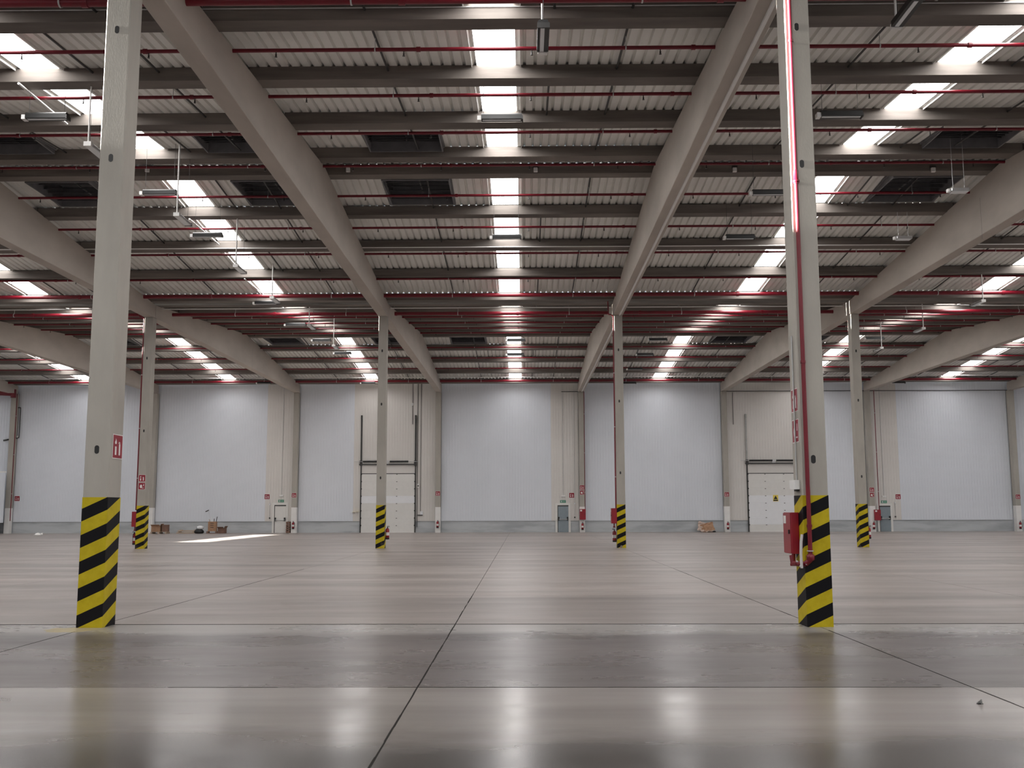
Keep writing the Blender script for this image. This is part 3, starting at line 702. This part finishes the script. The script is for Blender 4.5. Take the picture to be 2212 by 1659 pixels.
for u, v, k, lab in ((633, 1135, -1, 'on the wall column next to the white exit door'), (945, 1133, 0, 'on the wall column past the first loading door'), (1256, 1137, 1, 'below the hose cabinet by the first grey door'),
                     (1569, 1136, 2, 'on the wall column beside the crumpled cardboard'), (1889, 1137, 3, 'below the hose cabinet by the second grey door'), (2206, 1137, 4, 'on the wall column furthest past the grey doors')):
    p = atY(u, v, ycw - 0.11); extinguisher((k * S, ycw - 0.105, max(0.2, p.z - 0.25)), 0, 'red fire extinguisher hung %s' % lab)
extinguisher((CW / 2 + 0.115, Y2 - 0.02, 0.42), math.pi / 2, 'red fire extinguisher hung on the column before the first loading door')
extinguisher((S - CW / 2 - 0.115, Y2 - 0.05, 0.28), -math.pi / 2, 'red fire extinguisher under the hose cabinet of the chipped column')
extinguisher((2 * S + CW / 2 + 0.115, Y2 + 0.05, 0.40), math.pi / 2, 'red fire extinguisher hung on the scuffed column')
extinguisher((-S - CW / 2 - 0.115, Y2 - 0.05, 0.20), -math.pi / 2, 'red fire extinguisher under the hose cabinet of the two-sign column')

# ------------------------------------------------------------------ hose cabinets
def hose_cabinet(p, rz, label, w_=0.5, h=0.68, d=0.19, valve=True):
    """back on y = 0, front towards -y"""
    t = thing('hose_cabinet', label, 'cabinet', p, rz)
    MB().cbox(-w_ / 2, w_ / 2, -d, 0, 0, h, 0.012).build('body', 'redbox', t)
    dr = MB().box(-w_ / 2 + 0.01, w_ / 2 - 0.01, -d - 0.012, -d, 0.01, h - 0.01).build('door', 'redbox', t)
    MB().box(w_ / 2 - 0.09, w_ / 2 - 0.06, -d - 0.03, -d - 0.012, h * .48, h * .58).build('handle', 'black', dr)
    MB().box(-w_ / 2 + 0.04, -w_ / 2 + 0.18, -d - 0.014, -d - 0.012, h - 0.17, h - 0.05).build('sticker', 'signwhite', dr)
    if valve:
        MB().tube([(w_ / 2 - 0.16, -d / 2, 0.0), (w_ / 2 - 0.16, -d / 2, -0.14)], 0.03, 10).build('inlet_pipe', 'red', t)
        MB().lathe([(0.055, -0.19), (0.06, -0.16), (0.045, -0.13)], 10, (w_ / 2 - 0.16, -d / 2, 0)).build('valve', 'red', t)
    return t
hose_cabinet((S - CW / 2, Y1 + 0.22, 1.07), -math.pi / 2, 'large red hose cabinet on the side of the riser column', 0.44, 0.63, 0.125)
hose_cabinet((-S - CW / 2, Y2 - 0.02, 1.0), -math.pi / 2, 'red hose cabinet on the side of the two-sign column', 0.44, 0.69, 0.2)
hose_cabinet((S - CW / 2, Y2 - 0.02, 1.1), -math.pi / 2, 'red hose cabinet on the side of the chipped column', 0.44, 0.69, 0.24)
hose_cabinet((S + 0.02, ycw, 0.95), 0, 'red hose cabinet on the wall column by the first grey door', 0.46, 0.80, 0.2, False)
hose_cabinet((3 * S + 0.30, ycw, 0.85), 0, 'red hose cabinet on the wall column by the second grey door', 0.46, 0.80, 0.2, False)

# riser pipe on the front column
rx, ry = S - CW / 2 + 0.07, Y1 - CD / 2 - 0.055
t = thing('riser_pipe', 'glossy red riser pipe down the front of the riser column to a valve', 'pipe', (rx, ry, 0))
MB().tube([(0, 0, 1.05), (0, 0, 10.9)], 0.033, 14).build('pipe_run', 'red', t)
MB().lathe([(0.04, 0.98), (0.062, 1.0), (0.062, 1.06), (0.04, 1.08)], 12).build('elbow_flange', 'red', t)
MB().tube([(0, 0, 1.0), (-0.06, 0.05, 0.93), (-0.15, 0.16, 0.93), (-0.19, 0.28, 0.93), (-0.20, 0.30, 1.05)], 0.04, 12).build('lower_bend', 'red', t)
MB().lathe([(0.05, 1.12), (0.05, 1.135)], 12).build('clamp_ring', 'steel', t)
zc_ = atY(1717, 383, ry).z
MB().lathe([(0.034, zc_ - .1), (0.055, zc_ - .08), (0.055, zc_ - .05), (0.042, zc_ - .04), (0.042, zc_ + .1), (0.034, zc_ + .12)], 12).build('pipe_coupling', 'red', t)
for z in (1.5, 4.0, 6.85, 9.2): MB().tube([(0, 0, z), (0, 0.06, z)], 0.012, 6).lathe([(0.042, z - 0.02), (0.042, z + 0.02)], 12).build('pipe_clip', 'red', t)
for dx, z in ((-0.03, 0.93), (-0.12, 0.90), (-0.17, 0.97)): MB().lathe([(0.012, z - .012), (0.018, z), (0.012, z + .012)], 8, (dx - 0.03, 0.02, 0)).build('bolt', 'steel', t)
th = thing('hose_end', 'pale flat hose strip hanging between cabinet and riser pipe', 'hose', (S - CW / 2 - 0.06, Y1 - CD / 2 - 0.03, 0.87))
m = MB(); m.tube([(0.0, 0.0, 0.0), (-0.005, 0, 0.2), (0.005, 0, 0.4), (0.025, 0.01, 0.5)], 0.022, 8); m.build('hose_strip', 'hose', th)
# sounder and label box on the riser column's side
t = thing('alarm_box', 'small white alarm box on the side of the riser column', 'alarm', (S - CW / 2, Y1 - 0.02, atX(1713, 1058, S - CW / 2).z))
MB().cbox(-0.10, 0, -0.13, 0.13, 0.0, 0.14, 0.015).build('housing', 'whitepaint', t); MB().box(-0.05, 0, -0.06, 0.06, -0.03, 0).build('base_lip', 'dark', t)
MB().tube([(-0.02, 0, 0.14), (-0.02, 0, 2.4)], 0.012, 8).build('feed_conduit', 'steel', t)
t = thing('junction_box', 'small grey junction box on the far side of the riser column', 'junction box', (S + CW / 2, Y1 + 0.05, atX(1789, 1000, S + CW / 2).z))
MB().cbox(0, 0.07, -0.07, 0.07, -0.05, 0.05, 0.01).build('housing', 'steel', t); MB().box(0.07, 0.075, -0.05, 0.05, -0.035, 0.035).build('cover', 'plastic', t)
# pipes on the middle columns
for k, lab in ((-1, 'the two-sign column'), (1, 'the chipped column')):
    t = thing('riser_pipe', 'dark red riser pipe along the edge of %s' % lab, 'pipe', (k * S - CW / 2 - 0.04, Y2 - CD / 2 + 0.04, 0))
    MB().tube([(0, 0, 1.75), (0, 0, HB - 0.05)], 0.03, 10).build('pipe_run', 'red', t)
    MB().tube([(0, 0, HB - 0.05), (-0.10, -0.02, HB + 0.02), (-0.22, -0.04, HB + 0.02), (-0.24, -0.04, HB + 0.75)], 0.03, 10).build('top_offset', 'red', t)
    for z in (3.2, 5.5, 8.0): MB().lathe([(0.04, z), (0.04, z + 0.03)], 10).tube([(0, 0, z + .015), (0.05, 0, z + .015)], 0.01, 6).build('pipe_clip', 'steel', t)
for k, x, lab in ((1, S + CW / 2 + 0.03, 'the wall column by the first grey door'), (3, 3 * S + 0.52, 'the wall column by the second grey door'), (-3, -3 * S + CW / 2 + 0.03, 'the wall column behind the partition')):
    t = thing('wall_riser', 'thin dark red pipe down %s' % lab, 'pipe', (x, ycw + 0.1, 0))
    MB().tube([(0, 0, 0.95), (0, 0, HB)], 0.03, 8).build('pipe_run', 'red', t)
    for z in (3.0, 6.0, 9.0): MB().lathe([(0.04, z), (0.04, z + 0.04)], 8).build('pipe_clip', 'steel', t)

# ------------------------------------------------------------------ loading doors
def dock_door(n, x0, x1, h, label, pane_rows, warn=False):
    t = bpy.data.objects.new('door_%d' % n, None); col.objects.link(t); t.location = ((x0 + x1) / 2, WALLY, 0); t['kind'] = 'structure'; t['label'] = label
    w_ = x1 - x0; N = 8; sh = h / N; y1 = -0.02
    for i in range(N):
        m = 'doorpane' if i in pane_rows else 'doorwhite'
        b = MB().prismx([(y1, i * sh), (y1, (i + 1) * sh), (y1 - 0.04, (i + 1) * sh), (y1 - 0.045, (i + 1) * sh - 0.010), (y1 - 0.045, i * sh + 0.010), (y1 - 0.04, i * sh)][::-1], -w_ / 2 + 0.05, w_ / 2 - 0.05)
        sec = b.build('door_section', m, t)
        for xx in (-w_ * .18, w_ * .16):
            MB().box(xx - 0.05, xx + 0.05, y1 - 0.06, y1 - 0.045, (i + 1) * sh - 0.05, (i + 1) * sh - 0.01).build('hinge', 'dark', sec)
        for sx in (-1, 1):
            MB().box(sx * (w_ / 2 - 0.03) - 0.05, sx * (w_ / 2 - 0.03) + 0.05, y1 - 0.07, y1 - 0.045, (i + 1) * sh - 0.06, (i + 1) * sh + 0.03).build('roller_bracket', 'black', sec)
    for sx in (-1, 1):
        xx = sx * (w_ / 2)
        MB().box(xx - 0.045, xx + 0.045, -0.09, 0.0, 0.0, 5.5).build('lower_track', 'dark', t)
        MB().box(xx - 0.06, xx + 0.06, -0.10, -0.02, 5.5, 8.7).box(xx - 0.06, xx + 0.06, -0.18, -0.03, 8.7, 9.0).build('high_lift_track', 'gutter' if n == 2 else 'dark', t)
        MB().box(xx - 0.10, xx + 0.10, -0.17, -0.09, 5.1, 5.5).build('bearing_plate', 'dark', t)
    MB().box(-w_ / 2, w_ / 2, -0.05, -0.005, h, h + 0.06).build('head_seal', 'dark', t)
    MB().box(-w_ / 2 + .05, w_ / 2 - .05, -0.035, -0.005, h + 0.06, 5.15).build('header_panel', 'wallwarm', t)
    MB().box(-w_ / 2 - 0.15, w_ / 2 + 0.1, -0.16, -0.10, 5.16, 5.24).build('support_beam', 'dark', t)
    MB().tube([(-w_ / 2 - 0.5, -0.18, 5.42), (w_ / 2 + 0.3, -0.18, 5.42)], 0.018, 8).build('spring_shaft', 'steel', t)
    for a, b in ((-w_ / 2 + 0.15, -0.25), (0.12, w_ / 2 - 0.55)):
        sp = MB(); q = a
        while q < b:
            sp.tube([(q, -0.18, 5.42), (q + 0.07, -0.18, 5.42)], 0.072, 10); q += 0.085
        sp.build('torsion_spring', 'black', t)
    MB().prismx([(-0.18, 5.5), (-0.16, 5.24), (-0.10, 5.24), (-0.10, 5.5)], -0.2, 0.05).build('spring_bracket', 'steel', t)
    MB().box(-w_ / 2 + 0.06, w_ / 2 - 0.06, -0.075, -0.02, 0.0, 0.035).build('bottom_seal', 'signwhite', t)
    if warn:
        s = MB().box(-0.20, 0.20, -0.072, -0.068, 2.3, 2.78).build('warning_plate', 'signyellow', t); s.location.x = atY(1675, 1075, WALLY).x - t.location.x
        MB().prismy([(-0.15, 2.46), (0.15, 2.46), (0, 2.74)], -0.075, -0.073).box(-0.17, 0.17, -0.075, -0.073, 2.33, 2.42).build('warning_mark', 'black', s)
    return t
dock_door(1, -5.97, -1.78, 4.46, 'white sectional loading door behind the hazard-striped middle column', (4,))
dock_door(2, 23.70, 27.9, 4.40, 'white sectional loading door with a yellow warning plate', (1, 2, 3, 4), True)
# control post at the first loading door
t = thing('door_control', 'grey control box on conduit beside the first loading door', 'control box', (-1.28, WALLY, 1.35))
MB().cbox(-0.1, 0.1, -0.12, 0, 0, 0.26, 0.01).build('housing', 'plastic', t); MB().box(-0.30, 0.08, -0.08, -0.02, -0.06, 0.0).build('base_rail', 'dark', t)
MB().tube([(-0.1, -0.03, 0.26), (-0.1, -0.03, 10.3)], 0.018, 6).build('feed_conduit', 'dark', t)
conduit('electric_conduit', [(-1.63, WALLY - .03, 0.4), (-1.63, WALLY - .03, 11.5)], 0.022, 'dark', 'dark conduit down the wall beside the first loading door')
conduit('electric_conduit', [(-2.03, WALLY - .03, 8.3), (-2.03, WALLY - .03, 11.5)], 0.02, 'dark', 'short dark conduit above the first loading door track')
t = thing('switch_box', 'white switch box on the conduit beside the first loading door', 'switch', (-1.55, WALLY - 0.05, 3.55)); MB().cbox(-.07, .07, -.06, 0, -.16, .16, .01).build('housing', 'whitepaint', t); MB().box(-.04, .04, -.065, -.06, -.05, .05).build('knob_plate', 'dark', t)
t = thing('alarm_sounder', 'small pale sounder on the conduit above the first loading door', 'alarm', (-2.05, WALLY - 0.05, 9.85)); MB().cbox(-.09, .09, -.08, 0, -.09, .09, .02).build('housing', 'whitepaint', t); MB().box(-.05, .05, -.085, -.08, -.05, .05).build('grille', 'steel', t)
for u, v, lab in ((764, 1107, 'round-marked yellow notice on the panels before the first loading door'), (772, 1106, 'yellow notice nearest the track of the first loading door')):
    p = atY(u, v, WALLY - .004); t = thing('yellow_notice', lab, 'sign', p)
    MB().box(-.11, .11, -.003, 0, -.14, .14).build('plate', 'signyellow', t); MB().lathe([(.05, 0), (.05, .002)], 12).build('mark', 'dark', t)
    t.children[-1].rotation_euler = (math.pi / 2, 0, 0); t.children[-1].location = (0, -0.002, 0.02)

# ------------------------------------------------------------------ exit doors
def exit_door(n, x0, x1, h, m, label):
    t = bpy.data.objects.new('door_%d' % n, None); col.objects.link(t); t.location = ((x0 + x1) / 2, WALLY, 0); t['kind'] = 'structure'; t['label'] = label
    w_ = x1 - x0
    MB().box(-w_ / 2 - 0.16, -w_ / 2, -0.05, 0.05, 0, h + 0.16).box(w_ / 2, w_ / 2 + 0.16, -0.05, 0.05, 0, h + 0.16).box(-w_ / 2, w_ / 2, -0.05, 0.05, h, h + 0.16).build('door_frame', 'doorwhite', t)
    MB().box(-w_ / 2, w_ / 2, -0.048, 0.0, h - 0.09, h).build('head_gap', 'dark', t)
    MB().box(-w_ / 2, -w_ / 2 + 0.05, -0.045, 0.0, 0, h - .09).build('side_gap', 'dark', t)
    lf = MB().box(-w_ / 2 + 0.05, w_ / 2 - 0.01, -0.035, 0.0, 0.01, h - 0.09).build('door_leaf', m, t)
    MB().tube([(-w_ / 2 + 0.08, -0.13, 0.98), (w_ / 2 - 0.06, -0.13, 0.98)], 0.025, 10).build('push_bar', 'steel', lf)
    for xx in (-w_ / 2 + 0.10, w_ / 2 - 0.08): MB().box(xx - 0.05, xx + 0.05, -0.15, -0.035, 0.9, 1.16).build('bar_mount', 'black', lf)
    return t
exit_door(3, -12.60, -11.70, 2.12, 'doorwhite', 'white steel exit door with push bar')
exit_door(4, 9.13, 9.97, 2.05, 'doorgrey', 'grey steel exit door beside the middle wall bay')
exit_door(5, 33.66, 34.50, 1.95, 'doorgrey', 'grey steel exit door beside the hose cabinet')
for x, z, nm in ((-12.1, 2.42, 'the white exit door'), (9.56, 2.33, 'the first grey door'), (34.05, 2.24, 'the second grey door')):
    t = thing('exit_sign', 'small green exit sign above %s' % nm, 'sign', (x, WALLY - 0.004, z))
    MB().box(-0.22, 0.22, -0.012, 0, -0.10, 0.10).build('plate', 'signgreen', t)
    MB().box(-0.15, -0.07, -0.014, -0.012, -0.06, 0.06).box(0.0, 0.15, -0.014, -0.012, -0.012, 0.012).build('pictogram', 'steel', t)
    t = thing('emergency_light', 'small white emergency light above %s' % nm, 'lamp', (x + 0.02, WALLY - 0.004, z + 0.42))
    MB().cbox(-0.16, 0.16, -0.07, 0, -0.04, 0.05, 0.01).build('housing', 'whitepaint', t); MB().box(-0.14, 0.14, -0.06, -0.01, -0.06, -0.04).build('diffuser', 'lens', t)
    MB().tube([(0, -0.02, 0.05), (0, -0.02, 11.3 - z - 0.42)], 0.015, 6).build('feed_conduit', 'steel', t)
for x, z1, nm in ((-12.95, 2.3, 'before the white exit door'), (10.45, 11.3, 'between the first grey door and its cabinet'), (34.86, 2.2, 'past the second grey door')):
    t = thing('call_point', 'call point on a thin conduit %s' % nm, 'switch', (x, WALLY - 0.004, 1.12))
    MB().cbox(-0.05, 0.05, -0.06, 0, -0.05, 0.05, 0.01).build('housing', 'dark', t); MB().tube([(0, -0.015, 0.05), (0, -0.015, z1 - 1.12)], 0.012, 6).build('feed_conduit', 'steel', t)
    MB().cbox(-0.05, 0.05, -0.05, 0, 1.0, 1.1, 0.01).build('upper_box', 'plastic', t)
conduit('electric_conduit', [(22.25, WALLY - .075, 10.78), (44.0, WALLY - .075, 10.78)], 0.025, 'dark', 'dark horizontal conduit high on the far wall past the cardboard')
conduit('electric_conduit', [(9.5, WALLY - .075, 10.8), (10.78, WALLY - .075, 10.8)], 0.02, 'dark', 'short dark horizontal conduit above the first grey door')
conduit('electric_conduit', [(22.75, WALLY - .03, 8.2), (22.75, WALLY - .03, 10.7)], 0.02, 'dark', 'dark vertical conduit before the second loading door')

# ------------------------------------------------------------------ white partition and heater pipe at the wall's end
t = thing('partition', 'white panel partition on a post in front of the far wall', 'partition', (-34.6, 76.9, 0))
MB().box(-1.9, 1.6, -0.06, 0.06, 0.82, 4.62).build('panel', 'wallcool', t); MB().box(-1.9, 1.62, -0.08, 0.08, 4.62, 4.72).build('top_rail', 'whitepaint', t)
MB().box(-1.9, 1.6, -0.065, 0.065, 0.76, 0.82).build('bottom_rail', 'dark', t); MB().cbox(1.0, 1.3, -0.12, 0.12, 0, 0.76, 0.01).build('post', 'whitepaint', t)
MB().box(-1.9, 1.0, -0.03, 0.05, 0, 0.76).build('plinth_board', 'plinth', t)
t = thing('wall_pipe_loop', 'dark red pipe loop on the wall above the white partition', 'pipe', (-32.6, WALLY - .12, 0))
MB().tube([(-0.35, 0, 9.7), (0, 0, 9.7), (0, 0, 7.4)], 0.035, 8).build('pipe_run', 'dark', t); MB().tube([(0, 0, 7.4), (-0.3, 0, 7.3), (-1.2, 0, 7.15)], 0.06, 8).build('lower_arm', 'dark', t)
MB().lathe([(0.08, 7.36), (0.1, 7.42), (0.08, 7.5)], 10, (-0.12, 0, 0)).build('gauge', 'steel', t)
t = thing('sprinkler_riser', 'thick dark red pipe bend in the corner above the partition', 'pipe', (-33.0, 77.2, 0))
MB().tube([(-3, 0, 10.9), (0.1, 0, 10.75)], 0.22, 12).build('pipe_run', 'red', t); MB().tube([(0.1, 0, 11.05), (0.1, 0, 10.4)], 0.2, 12).build('tee', 'red', t)

# ------------------------------------------------------------------ things left on the floor
def carton(x, y, w_, d, h, label, m='cardboard', rz=0.0, flaps=True, z=0.0):
    t = thing('cardboard_box', label, 'box', (x, y, z), rz); e = 0.012
    MB().box(-w_ / 2, w_ / 2, -d / 2, -d / 2 + e, 0, h).box(-w_ / 2, w_ / 2, d / 2 - e, d / 2, 0, h).box(-w_ / 2, -w_ / 2 + e, -d / 2 + e, d / 2 - e, 0, h).box(w_ / 2 - e, w_ / 2, -d / 2 + e, d / 2 - e, 0, h).box(-w_ / 2, w_ / 2, -d / 2, d / 2, 0, e).build('box_body', m, t)
    if flaps:
        MB().prismx([(-d / 2, h), (-d / 2 - d * .3, h + 0.10), (-d / 2 - d * .3, h + 0.11), (-d / 2, h + e)], -w_ / 2, w_ / 2).build('front_flap', m, t)
        MB().prismy([(w_ / 2, h), (w_ / 2 + 0.1, h + 0.16), (w_ / 2 + 0.09, h + 0.17), (w_ / 2 - e, h)], -d / 2, d / 2).build('side_flap', m, t)
    else: MB().box(-w_ / 2, w_ / 2, -d / 2, d / 2, h, h + e).build('lid', m, t)
    return t
def pallet(x, y, label, rz=0.0, w_=1.2, d=0.8):
    t = thing('wooden_pallet', label, 'pallet', (x, y, 0), rz)
    for i in range(5): MB().box(-w_ / 2, w_ / 2, -d / 2 + i * (d - 0.1) / 4, -d / 2 + i * (d - 0.1) / 4 + 0.1, 0.122, 0.144).build('deck_board', 'wood', t)
    for i in range(3):
        xx = -w_ / 2 + i * (w_ - 0.12) / 2
        MB().box(xx, xx + 0.12, -d / 2, d / 2, 0.1, 0.122).build('stringer', 'wood', t); MB().box(xx, xx + 0.12, -d / 2, d / 2, 0.0, 0.022).build('bottom_board', 'wood', t)
        for j in range(3):
            yy_ = -d / 2 + j * (d - 0.12) / 2; MB().box(xx, xx + 0.12, yy_, yy_ + 0.12, 0.022, 0.1).build('block', 'wood', t)
    return t
pallet(-20.75, 76.3, 'pale wooden pallet under the open cartons by the far wall')
carton(-21.0, 76.3, 0.66, 0.6, 0.42, 'open brown carton standing on the pallet', z=0.144)
carton(-20.36, 76.35, 0.42, 0.5, 0.50, 'dark upright carton at the edge of the pallet', 'darkwood', 0.1, False, z=0.144)
rb = random.Random(5)
for i in range(4):
    t = thing('timber_plank', 'pale timber plank lying between the pallet and the brown drawer box', 'plank', (-18.9 + 0.05 * i, 76.6 + 0.3 * (i % 2), 0.14 * (i // 2)), rb.uniform(-.06, .06), 'timber planks by the far wall')
    MB().box(-0.7, 0.7, -0.10, 0.10, 0, 0.09).build('board', 'wood', t)
    for bx in (-0.6, 0.5): MB().box(bx, bx + 0.1, -0.09, 0.09, 0.09, 0.139).build('batten', 'wood', t)
t = thing('plastic_sack', 'dark rubbish sack with a white bag on top by the far wall', 'sack', (-17.95, 76.7, 0))
MB().lathe([(0.30, 0), (0.38, 0.08), (0.36, 0.2), (0.22, 0.32), (0.06, 0.36)], 9).build('sack_body', 'black', t); MB().lathe([(0.22, 0.32), (0.30, 0.40), (0.25, 0.52), (0.08, 0.58)], 8, (0.08, 0, 0)).build('white_bag', 'plastic', t)
t = thing('drawer_box', 'tall light brown carton with dark slots and sticks poking out', 'box', (-16.95, 76.75, 0.0), 0.12)
MB().cbox(-0.30, 0.30, -0.25, 0.25, 0.16, 0.88, 0.01).build('carton_body', 'cardboard', t)
for z in (0.42, 0.6, 0.74): MB().box(-0.12, 0.12, -0.256, -0.25, z, z + 0.04).build('slot', 'dark', t)
for i, (dx, tx, h) in enumerate(((-0.2, -0.06, 1.05), (-0.05, -0.1, 1.3), (0.1, 0.0, 1.1), (0.24, 0.08, 1.25))): MB().tube([(dx, 0, 0.85), (dx + tx, 0, h)], 0.03, 6).build('stick', ('wood', 'plastic', 'dark', 'dark')[i], t)
MB().box(-0.42, 0.42, -0.3, 0.3, 0.0, 0.03).box(-0.4, -0.25, -0.28, 0.28, 0.03, 0.16).box(0.25, 0.4, -0.28, 0.28, 0.03, 0.16).build('base_rack', 'darkwood', t)
carton(-16.2, 76.7, 0.5, 0.45, 0.38, 'dark brown carton beside the slotted carton', 'darkwood', -0.2)
t = thing('spray_lance', 'thin dark handle leaning against the far wall above the slotted carton', 'tool', (-17.5, 77.8, 0)); MB().tube([(-0.35, 0, 1.62), (-0.1, 0, 1.74)], 0.035, 8).build('handle', 'dark', t); MB().tube([(-0.1, 0, 1.74), (0.35, -0.35, 0.0)], 0.008, 6).build('rod', 'steel', t)
t = thing('brown_crate', 'dark brown slatted crate between the white exit door and its wall column', 'crate', (-11.42 + 0.02, 77.55, 0))
for i in range(5): MB().box(-0.14, 0.14, -0.2, 0.2, 0.03 + i * 0.17, 0.15 + i * 0.17).build('slat', 'darkwood', t)
for xx in (-0.13, 0.09): MB().box(xx, xx + 0.04, -0.19, 0.19, 0, 0.86).build('post', 'wood', t)
# crumpled cardboard heap by the wall column
t = thing('cardboard_heap', 'crumpled brown cardboard leaning against the plinth beside a wall column', 'cardboard', (20.35, 77.2, 0))
def crumple(w_, h, seed, n=7):
    r = random.Random(seed); m = MB(); vs = []; fs = []
    for j in range(n + 1):
        for i in range(n + 1): vs.append(((i / n - .5) * w_ + r.uniform(-.03, .03), r.uniform(-.06, .06), j / n * h + (r.uniform(-.03, .03) if 0 < j else 0)))
    for j in range(n):
        for i in range(n): a = j * (n + 1) + i; fs.append((a, a + 1, a + n + 2, a + n + 1))
    m._add(vs, fs); return m
a = crumple(1.0, 0.85, 1).build('pale_sheet', 'paleboard', t, (-0.15, 0.25, 0.02)); a.rotation_euler = (-0.55, 0.25, 0.1)
a = crumple(0.95, 0.75, 2).build('brown_sheet', 'cardboard', t, (0.18, 0.05, 0.05)); a.rotation_euler = (-0.6, -0.25, -0.1)
a = crumple(1.1, 0.35, 3).build('flat_sheet', 'paleboard', t, (0.05, -0.35, 0.06)); a.rotation_euler = (-1.45, 0, 0.05)
MB().lathe([(0.05, 0), (0.12, 0.02), (0.13, 0.08), (0.04, 0.12)], 8, (0.5, -0.4, 0)).build('black_wad', 'black', t)
t = thing('foil_scrap', 'small shiny foil scrap on the floor near the joint', 'litter', atZ(2120, 1521, 0.0))
a = crumple(0.05, 0.04, 4, 3).build('foil', 'steel', t, (0.012, 0, 0.004)); a.rotation_euler = (-1.3, 0, 0.3); MB().box(-0.035, -0.008, -0.012, 0.012, 0, 0.008).build('dark_chip', 'black', t)
t = thing('white_mound', 'low crumpled white mound on the floor near the white partition', 'litter', atZ(82, 1157, 0.0))  # small white mound with a crumpled edge at a pale spot of the floor
MB().lathe([(0.26, 0), (0.30, 0.04), (0.2, 0.10), (0.06, 0.13)], 9).build('low_mound', 'signwhite', t); a = crumple(0.5, 0.3, 9, 4).build('loose_edge', 'signwhite', t, (0.1, -0.1, 0.05)); a.rotation_euler = (-1.2, 0, 0.2)
# yellow paint spilt on the floor at the foot of the plain front column
r = random.Random(11); P = []
c0 = atZ(150, 1361, 0)
for i in range(22):
    t_ = 2 * math.pi * i / 22; P.append((c0.x + math.cos(t_) * 0.42 * r.uniform(.75, 1.1), c0.y + math.sin(t_) * 0.30 * r.uniform(.75, 1.1)))
MB().prism(P, 0.0002, 0.0012).build('paint_spill', 'spill', floor)
